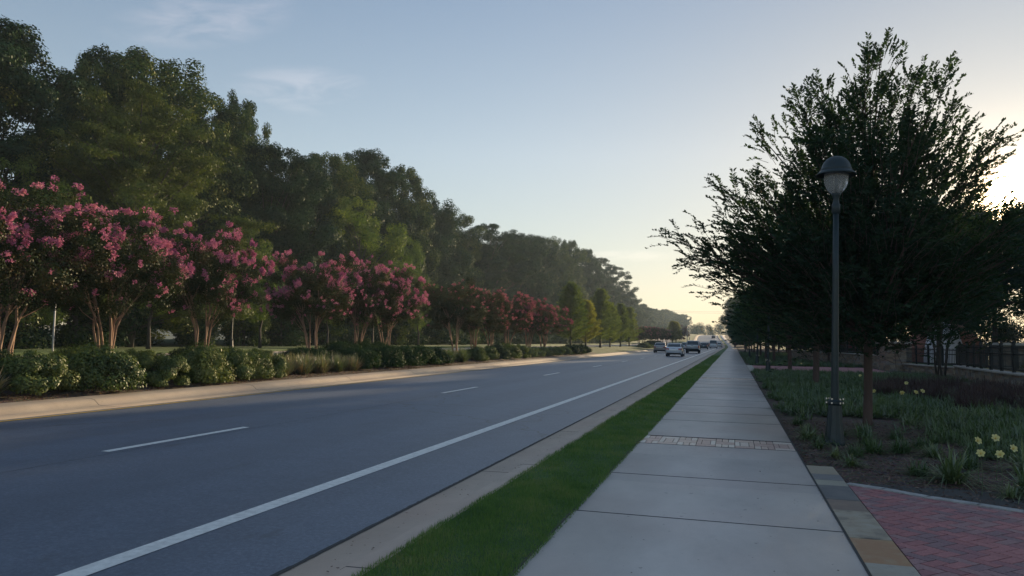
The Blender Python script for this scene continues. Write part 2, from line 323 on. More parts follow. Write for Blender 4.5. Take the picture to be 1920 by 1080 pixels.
# ------------------------------------------------------------------ setting
def strip(name, prof, y0, y1, m, step=4., kind='structure', zfun=None, lift=0.):
    n = max(2, int((y1-y0)/step)+1); ys = np.linspace(y0, y1, n); k = len(prof); V = []; F = []
    for y in ys:
        for x, z in prof: V.append((x+cx(y), y, z+zz(y)+lift))
    for i in range(n-1):
        for j in range(k-1): F.append((i*k+j, i*k+j+1, (i+1)*k+j+1, (i+1)*k+j))
    return tag(npmesh(name, V, F, m, smooth=k > 6), kind=kind)
YE = 700
gp = [(-420, -.3), (-120, -.3), (-60, -.3), (-23, -.12), (-14, -.12), (0, -.12), (60, -.2), (120, -.2), (380, -.2)]
strip('ground', gp, -60, 1100, MA['soil'], 10)
strip('road', [(-13.06, 0), (-8, .06), (-3.03, 0)], -30, YE, MA['asphalt'], 5)
strip('kerb_left', [(-13.06, -.03), (-13.06, .006), (-13.55, .022), (-13.66, .035), (-13.74, .10), (-13.80, .145), (-13.90, .165), (-14.34, .18), (-14.40, .16), (-14.40, -.1)], -30, YE, MA['kerbL'], 5)
strip('kerb_right', [(-3.03, -.03), (-3.03, .006), (-2.62, .012), (-2.56, .03), (-2.53, .10), (-2.49, .125), (-2.30, .13), (-2.30, -.1)], -30, YE, MA['gutter'], 5)
for i, y in enumerate(np.arange(-8, 60, 3.05)):                                # kerb expansion joints as thin dark inserts
    pass
jb = B()
for y in [13.6, 19.4, 25.2, 31.0, 36.8, 42.6, 48.4]: jb.loft([[(x, y+d, z+.0015) for x, z in ((-13.07, .0), (-13.07, .006), (-13.55, .022), (-13.66, .035), (-13.74, .10), (-13.80, .145), (-13.90, .165), (-14.34, .18), (-14.40, .16), (-14.4, .0))] for d in (-.007, .007)])
strip('verge', [(-2.30, .125), (-1.85, .14), (-1.39, .118)], -30, YE, MA['turf'], 5)
SX0, SX1 = -1.39, .87
strip('sidewalk', [(SX0, .0), (SX0, SZ), (SX1, SZ), (SX1, .0)], -12, 11.58, MA['side'], 3)
strip('sidewalk.001', [(SX0, .0), (SX0, SZ), (SX1, SZ), (SX1, .0)], 12.58, 32.9, MA['side'], 3)
strip('sidewalk.002', [(SX0, .0), (SX0, SZ), (SX1, SZ), (SX1, .0)], 33.9, YE, MA['side'], 4)
strip('planting_bed', [(SX1, .06), (1.0, .085), (3, .10), (6, .12), (12, .14)], 9.0, YE, MA['mulch'], 4)
strip('lawn', [(12, .13), (30, .1), (60, .1)], 5, 300, MA['turf'], 10)
strip('bed_base', [(-14.40, .15), (-15.0, .26), (-16.3, .42), (-19, .6), (-22.3, .62)], -30, 84, MA['mulch'], 4)
strip('median_lawn', [(-14.40, .17), (-15.0, .2), (-16.3, .35), (-19, .55), (-22.3, .60)], 76.0, YE, MA['turf2'], 4, lift=.012)
strip('opposite_road', [(-31.4, .5), (-22.3, .5)], -60, YE, MA['gutter'], 6)
strip('far_verge', [(-60, 1.0), (-38, .75), (-31.4, .64), (-31.4, .3)], -60, YE, MA['turf2'], 6)
# road markings
mk = dict(m=MA['paint'])
strip('edge_line', [(-4.385, .0205), (-4.20, .0185)], -20, 520, MA['paint'], 4)
strip('yellow_edge_line', [(-12.86, .009), (-12.75, .011)], -20, 520, MA['yellow'], 4)
for i in range(18):
    y = 8.21+12.19*i-12.19
    if y < 0: continue
    strip('lane_line', [(-8.17, .0635), (-8.03, .0637)], y, y+3.05, MA['paint'], 1.6)
# sidewalk joints (grooves filled with grit)
jt = B()
for y in [-.2, 2.2, 4.5, 6.8, 8.87, 15.2, 17.0, 18.88, 20.99, 23.62, 26.39, 28.6, 30.8]+list(np.arange(36.2, 140, 2.3)):
    jt.box(((SX0+SX1)/2, y, SZ-.002), (SX1-SX0-.01, .014, .010))
for y in (11.58, 12.58, 32.9, 33.9): jt.box(((SX0+SX1)/2, y, SZ-.002), (SX1-SX0, .012, .012))
jt.box((SX1+.008, 20, SZ-.012), (.02, 76, .03)); jt.box((SX0-.01, 20, SZ-.02), (.022, 76, .05))
for y in [4.6, 9.0, 13.4, 17.9, 22.4, 27, 31.5, 36, 41, 46]: jt.loft([[(x, y+d+(x+2.8)*.0, z+.0015) for x, z in ((-3.03, 0), (-3.03, .006), (-2.62, .012), (-2.56, .03), (-2.53, .10), (-2.49, .125), (-2.30, .13), (-2.3, 0))] for d in (-.006, .006)])
# ragged dark seam where the asphalt meets the gutter, and the paving seam between lanes
rg = np.random.default_rng(3); ys = np.concatenate([np.arange(3, 40, .05), np.arange(40, 200, .4)]); V = []
for y in ys: w_ = .022+.014*rg.random(); V += [(-3.03-w_, y, .0095), (-3.018+.006*rg.random(), y, .0095)]
F = [(2*i, 2*i+1, 2*i+3, 2*i+2) for i in range(len(ys)-1)]; tag(npmesh('gutter_seam', V, F, MA['joint']), kind='structure')
V = []
for y in ys: a_ = .01*math.sin(y*1.7)+.012*math.sin(y*.53); V += [(-7.90+a_-.004, y, .0622), (-7.90+a_+.003+.005*rg.random(), y, .0622)]
tag(npmesh('lane_seam', V, F, plain('tar_seam', (.035, .045, .06), .7)), kind='structure')
tag(jt.build('pavement_joints', MA['joint']), kind='structure'); tag(jb.build('kerb_joints', MA['joint']), kind='structure')
# paver bands across the sidewalk, each unit a small pattern of bricks
rg = np.random.default_rng(5)
def pavers(y0, y1, name):
    b = B(); nx = 8; wd = (SX1-SX0)/nx; g = .010; zt = SZ-.003
    def br(x0, ya, x1, yb): b.box(((x0+x1)/2, (ya+yb)/2, zt-.03), (x1-x0-g, yb-ya-g*1.6, .06+rg.uniform(-.002, .002)))
    for i in range(nx):
        x0 = SX0+i*wd; L = y1-y0
        if i % 2 == 0:
            for k in range(3): br(x0+k*wd/3, y0, x0+(k+1)*wd/3, y0+L*.36); br(x0+k*wd/3, y0+L*.64, x0+(k+1)*wd/3, y1)
            br(x0, y0+L*.36, x0+wd, y0+L*.64)
        else:
            br(x0, y0, x0+wd, y0+L*.26); br(x0, y0+L*.74, x0+wd, y1)
            br(x0, y0+L*.26, x0+wd*.27, y0+L*.74); br(x0+wd*.73, y0+L*.26, x0+wd, y0+L*.74); br(x0+wd*.27, y0+L*.26, x0+wd*.73, y0+L*.74)
    tag(b.build(name, MA['paver']), kind='structure')
    tag(B().box(((SX0+SX1)/2, (y0+y1)/2, SZ-.05), (SX1-SX0, y1-y0, .06)).build('paver_bed', MA['joint']), kind='structure')
pavers(11.59, 12.57, 'paver_band'); pavers(32.91, 33.89, 'paver_band.001')
# herringbone brick plaza at the right
def clip(poly, a, b, c):
    out = []
    for i in range(len(poly)):
        p, q = poly[i], poly[(i+1) % len(poly)]; dp = a*p[0]+b*p[1]+c; dq = a*q[0]+b*q[1]+c
        if dp >= 0: out.append(p)
        if dp*dq < 0: t = dp/(dp-dq); out.append((p[0]+(q[0]-p[0])*t, p[1]+(q[1]-p[1])*t))
    return out
def herring(name, x0, x1, y0, yfun, z, L=.205, W=.1, ang=45):
    b = B(); ca, sa = math.cos(R_(ang)), math.sin(R_(ang)); n = int((x1-x0+14)/W)
    cxm, cym = (x0+x1)/2, y0+2
    for i in range(-n, n):
        for j in range(-n, n):
            k = (i+j) % 4
            if k == 0: r = (i*W, j*W, L, W)          # horizontal covers (i,j),(i+1,j)
            elif k == 2: r = (i*W, j*W, W, L)
            else: continue
            if k == 2: r = (i*W, (j)*W, W, L)
            g = .005; q = [(r[0]+g, r[1]+g), (r[0]+r[2]-g, r[1]+g), (r[0]+r[2]-g, r[1]+r[3]-g), (r[0]+g, r[1]+r[3]-g)]
            q = [(cxm+p[0]*ca-p[1]*sa, cym+p[0]*sa+p[1]*ca) for p in q]
            if q[0][0] < x0-.4 or q[0][0] > x1+.4 or q[0][1] < y0-.4 or q[0][1] > 13: continue
            q = clip(q, 1, 0, -x0)
            if q: q = clip(q, -1, 0, x1)
            if q: q = clip(q, 0, 1, -y0)
            if q:
                m = yfun(sum(p[0] for p in q)/len(q)); q = clip(q, 0, -1, m)
            if len(q) < 3: continue
            zt = z+rg.uniform(-.0015, .0015); k_ = len(q)
            v = [(p[0], p[1], zt) for p in q]+[(p[0], p[1], zt-.02) for p in q]
            b.add(v, [tuple(range(k_))]+[(a_, a_+k_, (a_+1) % k_+k_, (a_+1) % k_) for a_ in range(k_)])
    o = b.build(name, MA['brick']); return tag(o, kind='structure')
edge = [(1.22, 9.1), (1.55, 8.92), (1.9, 8.62), (2.3, 8.4), (2.62, 8.2), (3.2, 7.95), (3.8, 7.75), (4.6, 7.6), (5.6, 7.5), (7.5, 7.45)]
ex = [p[0] for p in edge]; ey = [p[1] for p in edge]
herring('brick_paving', 1.215, 7.4, 3.4, lambda x: float(np.interp(x, ex, ey))-.03, SZ)
tag(npmesh('paving_sand', [(1.2, 1, SZ-.012), (7.5, 1, SZ-.012), (7.5, 9.3, SZ-.012), (1.2, 9.3, SZ-.012)], [(0, 1, 2, 3)], MA['joint']), kind='structure')
eb = B()
for i in range(len(edge)-1):
    a, c = edge[i], edge[i+1]; L = math.hypot(c[0]-a[0], c[1]-a[1]); eb.box(((a[0]+c[0])/2, (a[1]+c[1])/2+.02, SZ-.035), (L+.012, .12, .09), math.atan2(c[1]-a[1], c[0]-a[0]))
tag(eb.build('concrete_edging', plain('edging_concrete', (.32, .32, .32), .8, var=.3, scale=9, bmp=.3)), kind='structure')
# band of flagstones beside the sidewalk
def flag_mat(name, cols, sc_=5.):
    m, t, b = mat(name); n = noise(t, sc_, 6, .6); lk(t, ramp(t, [(.25+.5*i/(len(cols)-1), c) for i, c in enumerate(cols)], n), b.inputs['Base Color']); b.inputs['Roughness'].default_value = .7; bump(t, b, noise(t, 30, 4), .3); return m
fl = [(10.3, 9.66, [(.30, .25, .18), (.38, .33, .26)]), (9.66, 9.28, [(.15, .15, .16), (.24, .23, .22)]), (9.28, 8.93, [(.36, .34, .27), (.28, .26, .22)]), (8.93, 8.16, [(.10, .105, .115), (.20, .19, .18)]),
      (8.16, 7.66, [(.17, .13, .11), (.26, .20, .16)]), (7.66, 6.62, [(.08, .08, .085), (.34, .29, .22), (.40, .37, .32)]), (6.62, 5.9, [(.40, .30, .17), (.36, .20, .11), (.40, .33, .22)]), (5.9, 5.1, [(.12, .12, .13), (.37, .34, .29), (.32, .28, .22)]),
      (5.1, 4.3, [(.3, .26, .2), (.36, .33, .28)]), (4.3, 3.4, [(.22, .2, .18), (.33, .3, .25)])]
for i, (ya, yb, cs) in enumerate(fl):
    o = B().box((1.045, (ya+yb)/2, SZ-.03+.004*(i % 2)), (.315, ya-yb-.008, .07)).build('flagstone', flag_mat('flagstone_%d' % i, cs, 3+i % 3), bevel=.004); tag(o, kind='structure')
# second brick path further on
strip('brick_path', [(1.24, .13), (8.5, .15)], 43.0, 53.5, MA['brick'], 3)
strip('path_border', [(SX1+.005, .128), (1.24, .128)], 42.5, 54, MA['coping'], 3)

# ------------------------------------------------------------------ foliage tools
def unit(n, rg): v = rg.normal(size=(n, 3)); return v/np.linalg.norm(v, axis=1)[:, None]
def nrm(v): return v/np.maximum(np.linalg.norm(v, axis=1), 1e-6)[:, None]
def quads(P, D, Nn, s, asp):
    Sd = nrm(np.cross(D, Nn)); s = np.broadcast_to(np.asarray(s, float), (len(P),))[:, None]; m = P+D*s*.45
    V = np.stack([P, m+Sd*s*asp*.5, P+D*s, m-Sd*s*asp*.5], 1).reshape(-1, 3)
    return V, np.arange(len(V)).reshape(-1, 4)
def scatter(C, Rad, n, rg, leaf, asp=.7, zs=.85, out=None, centre=(0, 0, 4), shell=.45):
    """leaves on clumps: C centres, Rad radii"""
    k = len(C); idx = rg.integers(0, k, n); p = Rad**2; p = p/p.sum(); idx = rg.choice(k, n, p=p)
    d = unit(n, rg); r = shell+(1-shell)*rg.random(n)**.7
    P = C[idx]+d*(Rad[idx]*r)[:, None]*np.array([1, 1, zs])
    o = nrm(P-np.array(centre)); Nn = nrm(d*.85+o*.3+np.array([0, 0, .3])+.5*unit(n, rg)); D = nrm(np.cross(Nn, unit(n, rg)))
    return quads(P, D, Nn, leaf*rg.uniform(.65, 1.3, n), asp)
def limbs(b, base_h, r0, tips, rg, lean=(0, 0), n=7, top=None):
    """trunk and limbs to the clump centres"""
    top = top or max(t[2] for t in tips)*.85
    tr = [(lean[0]*t*t+rg.normal()*.08*t, lean[1]*t*t+rg.normal()*.08*t, top*t) for t in np.linspace(0, 1, 7)]
    rr = [r0*(1.25 if i == 0 else 1)*(1-.85*i/6) for i in range(7)]; b.tube(tr, rr, n)
    for tp in tips:
        h = min(top*.92, max(base_h, tp[2]*rg.uniform(.45, .75))); f = h/top*6; i = min(5, int(f)); a = Vector(tr[i]).lerp(Vector(tr[i+1]), f-i)
        q = Vector(tp); m = a.lerp(q, .5)+Vector((0, 0, .12*(q-a).length*rg.uniform(-.4, 1))); r = rr[i]*.42
        b.tube([a, m, q], [r, r*.6, r*.18], 5, False)
# --- forest trees: height about 20
def broad_tree(name, seed, H, Rr, zb, nb, nl, leaf, lm, top=1., low=.5, flat=.85, cs=(.13, .27), asp=.75, label='', cat='tree'):
    rg = np.random.default_rng(seed); root = empty(name); C = []; Q = []
    while len(C) < nb:
        t = rg.random()**.85; z = zb+(H-zb)*t
        pr = Rr*(low+(1-low)*math.sin(math.pi*min(1, t*1.25+.05)/1.3) if t < .8 else (1-(t-.8)/.2*.62*top))*(.85+.3*rg.random())
        a = rg.random()*2*math.pi; pr *= 1+.26*math.sin(2*a+seed)+.22*math.sin(3*a+2*seed+z*.9)
        k = rg.random()**.45; c = (pr*k*math.cos(a), pr*k*math.sin(a), z); C.append(c); Q.append(Rr*rg.uniform(*cs)*(1-.35*max(0, t-.7)/.3))
    C = np.array(C); Q = np.array(Q)
    V, F = scatter(C, Q, nl, rg, leaf, asp, flat, centre=(0, 0, (H+zb)*.45)); npmesh('crown', V, F, LF[lm], root)
    b = B(); sel = rg.choice(nb, min(nb, 26), replace=False); limbs(b, zb*.9+.6, H*.013+.05, [tuple(C[i]) for i in sel], rg); b.build('trunk', MA['bark'], root, True)
    tag(root, label, cat); return root
def feather_tree(name, seed, H, Rr, nl, leaf, lm):
    """layered sprays of small leaflets on spreading limbs"""
    rg = np.random.default_rng(seed); root = empty(name); b = B(); C = []; Q = []
    tr = [(0, 0, 0), (.2, .1, H*.18), (.1, .3, H*.4), (0, .1, H*.7), (0, 0, H*.95)]; b.tube(tr, [.26, .22, .17, .1, .03], 8)
    for i in range(90):
        t = .12+.86*rg.random(); z0 = H*t*rg.uniform(.5, .85); a = rg.random()*2*math.pi; L = Rr*(math.sin(math.pi*min(1, .28+t*.72))**.6)*rg.uniform(.75, 1.1)
        e = Vector((L*math.cos(a), L*math.sin(a), H*t)); s = Vector((0, .15, z0)); m = s.lerp(e, .5)+Vector((0, 0, .5)); b.tube([s, m, e], [.05, .03, .01], 4, False)
        for k in range(9):
            f = .35+.65*rg.random(); c = s.lerp(m, f*2) if f < .5 else m.lerp(e, f*2-1); C.append((c.x+rg.normal()*.4, c.y+rg.normal()*.4, c.z+rg.normal()*.15)); Q.append(rg.uniform(.5, 1.1))
    for k in range(150): z = H*rg.uniform(.2, .98); q = 1.9*(1.05-z/H)+.5; C.append((rg.normal()*q, rg.normal()*q, z)); Q.append(rg.uniform(.6, 1.1))
    V, F = scatter(np.array(C), np.array(Q), nl, rg, leaf, .4, .35, centre=(0, 0, H*.4), shell=.1)
    npmesh('crown', V, F, LF[lm], root); b.build('trunk', MA['bark'], root, True); tag(root, '', 'tree'); return root
def cone_tree(name, seed, H, Rr, nl, leaf, lm):
    rg = np.random.default_rng(seed); root = empty(name); b = B(); b.tube([(0, 0, 0), (0, 0, .5), (.05, 0, H*.5), (0, 0, H)], [.2, .14, .09, .015], 8); P = []; D = []
    nbr = 110
    for i in range(nbr):
        t = (i/nbr)**.85; z = 1.0+(H-1.1)*t; a = i*2.4+rg.random(); L = Rr*(1-t)**.6*(.55+.45*min(1, t*6))*rg.uniform(.65, 1.12)+.15; d = Vector((math.cos(a), math.sin(a), .28+.5*t)).normalized()
        s = Vector((0, 0, z)); e = s+d*L; b.tube([s, s+d*L*.5+Vector((0, 0, .03)), e], [.025, .014, .004], 3, False)
        k = int(nl/nbr*(L/Rr*1.5+.2)); f = rg.random(k)**.7; q = np.array(s)+np.outer(f*L, np.array(d)); q += rg.normal(size=(k, 3))*np.array([.17, .17, .10])*(.6+.5*(1-f))[:, None]; P.append(q)
        D.append(np.tile(np.array(d), (k, 1))+rg.normal(size=(k, 3))*.8)
    P = np.concatenate(P); D = nrm(np.concatenate(D)); V, F = quads(P, D, unit(len(P), rg), leaf*rg.uniform(.6, 1.3, len(P)), .35)
    npmesh('crown', V, F, LF[lm], root); b.build('trunk', MA['bark'], root, True); tag(root, '', 'tree'); return root
# --- crape myrtles
def myrtle(name, seed, H=5.0, Rr=2.1, nfl=170, lm='myrtle', bl='bloom', nl=48000, nst=6):
    rg = np.random.default_rng(seed); root = empty(name); b = B(); C = []; Q = []; zc = H*.62
    for i in range(nst):
        a = 2*math.pi*i/nst+rg.normal()*.3; r0 = .10+.09*rg.random(); lean = rg.uniform(.3, .8)
        p = [Vector((r0*math.cos(a), r0*math.sin(a), 0))]
        for k in range(1, 6):
            t = k/5; p.append(Vector(((r0+lean*t**1.5)*math.cos(a+.25*math.sin(3*t+i))+rg.normal()*.035, (r0+lean*t**1.5)*math.sin(a+.25*math.sin(3*t+i))+rg.normal()*.035, H*.62*t)))
        r = rg.uniform(.028, .045); b.tube(p, [r*1.15, r, r*.85, r*.7, r*.5, r*.3], 7)
        for k in range(4):
            s = p[3].lerp(p[4], rg.random()) if k % 2 else p[2].lerp(p[3], rg.random()); aa = a+rg.normal()*.8; e = s+Vector((math.cos(aa)*rg.uniform(.3, .8), math.sin(aa)*rg.uniform(.3, .8), rg.uniform(.7, 1.3))); b.tube([s, s.lerp(e, .5)+Vector((.04, .03, -.05)), e], [r*.5, r*.35, r*.12], 5, False)
    n = 170
    for i in range(n):
        d = unit(1, rg)[0]; k = rg.random()**.4; asym = 1+.18*math.sin(2*math.atan2(d[1], d[0])+seed)
        z = zc+d[2]*k*H*.38 if d[2] > 0 else zc+d[2]*k*H*.30
        hh = (1-abs(d[2])**3.2)**.4*k*Rr*1.0*asym/max(.05, math.hypot(d[0], d[1])); C.append((d[0]*hh, d[1]*hh, z)); Q.append(Rr*rg.uniform(.10, .21))
    C = np.array(C); Q = np.array(Q); V, F = scatter(C, Q, nl, rg, .065, .55, .9, centre=(0, 0, zc), shell=.2)
    npmesh('crown', V, F, LF[lm], root); b.build('trunk', MA['mbark'], root, True)
    Ps = []; Ds = []
    for i in range(nfl):
        j = rg.integers(0, n); d = nrm((C[j]-np.array((0, 0, zc-.9)))[None]+.9*unit(1, rg))[0]
        if d[2] < -.1 and rg.random() < .85: d[2] *= -1
        if C[j][2] < zc-.25 and rg.random() < .8: continue
        c = C[j]+d*Q[j]*1.02; e = c-np.array((0, 0, zc)); kk = 1 if np.linalg.norm(e/np.array((Rr*1.1, Rr*1.1, H*.38))) > .62 else 0
        if not kk: continue
        m = rg.integers(14, 26); L = rg.uniform(.07, .15); u = nrm((d+np.array((0, 0, .35)))[None])[0]; t = rg.random(m); wd = .055*(1-.6*t)+.012
        Ps.append(c+np.outer(t*L, u)+unit(m, rg)*wd[:, None]*rg.uniform(.7, 1, (m, 1))); Ds.append(unit(m, rg))
    if Ps:
        P = np.concatenate(Ps); D = np.concatenate(Ds); V, F = quads(P, D, unit(len(P), rg), .045*rg.uniform(.7, 1.3, len(P)), .95); npmesh('blossoms', V, F, LF[bl], root)
    tag(root, '', 'tree'); return root
# --- elms with long arching leafy sprays
def elm(name, seed, tips, zf, nspray, leaf, lm, rt=.18, tw=True, nleaf=26, fork=None, tall=8.):
    rg = np.random.default_rng(seed); root = empty(name); b = B(); P = []; D = []; TW = []
    b.tube([(0, 0, -.05), (0, 0, .12), (.02, 0, .8), (.03, .02, zf), (.06, .02, zf+1.0)], [rt*1.5, rt*1.1, rt*.98, rt, rt*.7], 12)
    b.tube([(.06, .02, zf+.9), (.1, 0, tall*.55), (.15, 0, tall*.8)], [rt*.72, rt*.42, rt*.15], 8)
    for tp in tips:
        tp = Vector(tp); low = tp.z < tall*.62
        s = Vector((.04, 0, zf+(.0 if low else rg.uniform(.2, 1.6)))); L = (tp-s).length
        ctl = s.lerp(tp, .45)+Vector((0, 0, .10*L*(1 if not low else .35)))-Vector((tp.x, tp.y, 0))*.09*(0 if low else 1)
        pts = []
        for k in range(11): t = k/10; pts.append(s*(1-t)**2+ctl*2*t*(1-t)+tp*t*t)
        r = max(rt*.40, .034)*(L/5)**.5; b.tube(pts, [r*(1-.9*k/10)+.004 for k in range(11)], 6, False)
        for _ in range(nspray):
            t = .16+.84*rg.random()**1.05; k = min(9, int(t*10)); q = pts[k].lerp(pts[k+1], t*10-k); ax = (pts[k+1]-pts[k]).normalized()
            wd = 1.55*(1-t)**.8*min(1.4, L/3)+.05; off = Vector(unit(1, rg)[0])*wd*rg.random()**.6; off.z = max(off.z, -.35*wd); sp = q+off*1.25
            d = (ax*1.0+off.normalized()*.55+Vector((0, 0, .5+rg.normal()*.25))+Vector(unit(1, rg)[0])*.35).normalized()
            ln = rg.uniform(.4, 1.0)*(.5+.5*(1-t)) if t < .93 else rg.uniform(.3, .6); d.z = max(d.z, -.05)
            n = int(nleaf*ln)+5; f = np.linspace(.05, 1, n); dr = np.array((0, 0, -.32*ln)); base = np.array(sp); dv = np.array(d)
            pp = base+np.outer(f*ln, dv)+np.outer(f**2, dr); sd = nrm(np.cross(dv, np.array((0, 0, 1.)))[None])[0]; sg = np.where(np.arange(n) % 2, 1, -1)[:, None]
            dd = nrm(dv*.55+sg*sd*.85+.3*unit(n, rg)); P.append(pp); D.append(dd); TW.append((base-dv*.2, base+dv*ln*.5+dr*.25, base+dv*ln+dr))
    P = np.concatenate(P); D = np.concatenate(D); nn = nrm(np.array((0, 0, 1.))+.8*unit(len(P), rg)); V, F = quads(P, D, nn, leaf*rg.uniform(.7, 1.25, len(P))*1.15, .5)
    npmesh('crown', V, F, LF[lm], root)
    if tw:
        for a, m, c in TW[::2]: b.tube([a, m, c], [.006, .004, .002], 3, False)
    b.build('trunk', MA['elmbark'], root, True); tag(root, '', 'tree'); return root
# --- low plants
def bush(name, seed, lm, Rr=1.0, H=1.05, nl=14000, leaf=.065, nb=90, asp=.55):
    rg = np.random.default_rng(seed); root = empty(name); C = []; Q = []
    for i in range(nb):
        d = unit(1, rg)[0]; d[2] = abs(d[2]); k = rg.random()**.14; C.append((d[0]*k*Rr*.84, d[1]*k*Rr*.84, .08+d[2]*k*H*.80)); Q.append(Rr*rg.uniform(.15, .30))
    C = np.array(C); Q = np.array(Q); V, F = scatter(C, Q, nl, rg, leaf, asp, .85, centre=(0, 0, .1), shell=.5); V[:, 2] = np.maximum(V[:, 2], .01+.02*rg.random(len(V)))
    npmesh('foliage', V, F, LF[lm], root); b = B()
    for i in range(9): c = C[i*2 % nb]; b.tube([(c[0]*.1, c[1]*.1, -.05), (c[0]*.4, c[1]*.4, c[2]*.6), tuple(c)], [.014, .01, .004], 4, False)
    b.build('stems', MA['bark'], root); tag(root, '', 'shrub'); return root
def blades(n, L, wd, rg, spread=.9, r0=.08, droop=.55, segs=3):
    a = rg.random(n)*2*math.pi; ti = rg.random(n)**.7*spread; l = L*rg.uniform(.55, 1.1, n); rr = r0*np.sqrt(rg.random(n)); a2 = rg.random(n)*2*math.pi
    o = np.stack([rr*np.cos(a2), rr*np.sin(a2), np.zeros(n)], 1); h = np.stack([np.cos(a), np.sin(a), np.zeros(n)], 1); sd = np.stack([-np.sin(a), np.cos(a), np.zeros(n)], 1)
    V = []
    for k in range(segs+1):
        t = k/segs; out = np.sin(ti)*t*l+droop*.35*l*t*t*ti; up = np.cos(ti)*t*l-droop*l*t**2.6*(.35+.6*ti)
        c = o+h*out[:, None]; c[:, 2] += np.maximum(up, .015); w_ = wd*(1-t)**.6*.5+.0006; V += [c-sd*w_, c+sd*w_]
    V = np.stack(V, 1); m = 2*(segs+1); F = []
    for k in range(segs): F.append(np.arange(n)[:, None]*m+np.array([2*k, 2*k+1, 2*k+3, 2*k+2]))
    return V.reshape(-1, 3), np.concatenate(F)
def clump(name, seed, lm, n=170, L=.55, wd=.016, **kw):
    rg = np.random.default_rng(seed); V, F = blades(n, L, wd, rg, **kw); o = npmesh(name, V, F, LF[lm]); tag(o, '', 'plant'); return o

# ================================================================== LEFT SIDE: woods
FT = [broad_tree('broadleaf_tree', 11, 20, 5.8, 1.5, 270, 125000, .195, 'forest'),
      broad_tree('broadleaf_tree', 12, 20, 5.2, 1.5, 280, 125000, .19, 'oak', cs=(.14, .26)),
      broad_tree('broadleaf_tree', 13, 20, 4.8, 2.0, 220, 110000, .195, 'forest', low=.65, cs=(.16, .27), top=.8),
      broad_tree('broadleaf_tree', 14, 20, 6.4, 1.5, 290, 125000, .195, 'oak', cs=(.14, .25)),
      broad_tree('pine_tree', 15, 20, 4.8, 2.5, 240, 80000, .22, 'oak', cs=(.12, .22), flat=.6, asp=.4, low=.5)]
FE = feather_tree('feathery_tree', 21, 17.4, 8.3, 140000, .17, 'feather')
BR = broad_tree('young_tree', 22, 10, 4.3, 1.0, 90, 26000, .15, 'bright', cs=(.13, .24), top=.6)
UN = broad_tree('understory_tree', 23, 7, 3.0, .3, 60, 14000, .15, 'forest', cs=(.16, .3))
big = [  # X, Y, top z, crown width factor, prototype, turn, label
 (-45, 27, 19.0, 1.1, 0, .3, 'dark broadleaf tree at the left edge of the photo, tallest at that edge'),
 (-44, 34.5, 20.4, .95, 1, 1.1, 'dark tree second from the left edge, its top beside the feathery tree'),
 (-45, 43, 22.3, .62, 2, 2.0, 'tall slim tree whose small round top pokes above the feathery tree'),
 (-44, 48, 23.3, .92, 0, 2.9, 'tall broadleaf tree with ragged top just right of the feathery tree'),
 (-43.5, 53.8, 21.2, .85, 2, .7, 'broadleaf tree stepping down right of the tall ragged one'),
 (-46, 61, 24.6, .5, 2, 4.0, 'narrow tree with a separate rounded head standing above the dark one'),
 (-41, 59, 18.8, .95, 1, 5.0, 'big dark round-shouldered tree left of the dip in the woods'),
 (-42, 66, 19.2, .72, 3, 1.7, 'lower tree beside the dip in the middle of the woods skyline'),
 (-44, 74, 21.8, .9, 0, 3.3, 'tree with serrated crown starting the second hump of the woods'),
 (-44, 83, 24.2, .95, 1, .2, 'tallest tree of the second hump of the woods, dark green'),
 (-43, 92, 24.4, .85, 2, 1.3, 'tree at the right shoulder of the second hump, sunlit on its right'),
 (-44, 104, 22.2, .9, 3, 2.2, 'dark tree right after the step down behind the pink row'),
 (-46, 116, 22.6, .9, 0, 4.4, 'rounded tree in the middle distance just left of the pine'),
 (-42, 126, 22.0, 1.2, 4, 0.4, 'layered pine with horizontal tiers of dark needles'),
 (-42, 142, 22.5, 1.0, 1, 2.4, 'dense dark tree directly behind the layered pine'),
 (-43, 156, 24.0, .95, 3, 5.5, 'wide tree, second to the right of the layered pine'),
 (-43, 174, 26.0, .85, 0, 1.9, 'tree before the spiky tall one in the hazy part of the woods'),
 (-42, 192, 27.8, .7, 2, 3.1, 'spiky narrow tree rising above its neighbours in the hazy woods'),
 (-42, 212, 27.4, .95, 1, .9, 'hazy tree right of the spiky narrow one'),
 (-41, 238, 28.0, 1.0, 4, 4.7, 'hazy pine near the right end of the high woods'),
 (-40, 262, 27.6, 1.1, 4, 1.2, 'last tall pine at the right end of the high woods, tiered edge against the sky')]
for x, y, top, wf, k, rz, lab in big:
    g = LZ(x)+zz(y); s = (top-g)/20; place(FT[k], (x+cx(y), y, g-.1), rz, (s*wf*1.05, s*wf*1.05, s), lab, 'tall trees of the woods beyond the far road')
place(FE, (-36.8, 38.8, .7), .4, 1.0, 'large feathery yellow-green tree behind the pink trees at left')
for x, y, top, k, lab in ((-37.5, 70, 14.9, 1.0, 'bright yellow-green round tree in front of the dark hump of woods'), (-37, 78.5, 12.2, .9, 'smaller bright green tree right of the larger bright one'), (-37, 31.5, 10.0, 1., 'bright leafy tree behind the first two pink trees'), (-38, 52, 9.4, .8, 'light green bushy tree in the gap between third and fourth pink trees')):
    place(BR, (x, y, .7), y, (k*top/12, k*top/12, top/10.), lab, 'bright young trees at the foot of the woods')
rg = np.random.default_rng(77)
lab_un = 'green understory tree among those filling the foot of the woods'
for i, y in enumerate(list(np.arange(20, 130, 5.2))+list(np.arange(132, 300, 12))):
    place(UN, (-37.5-rg.random()*2.5, y, .75+zz(y)), rg.random()*6, (1.0+.3*rg.random(),)*2+(rg.uniform(.8, 1.25),), lab_un, 'understory trees at the foot of the woods')
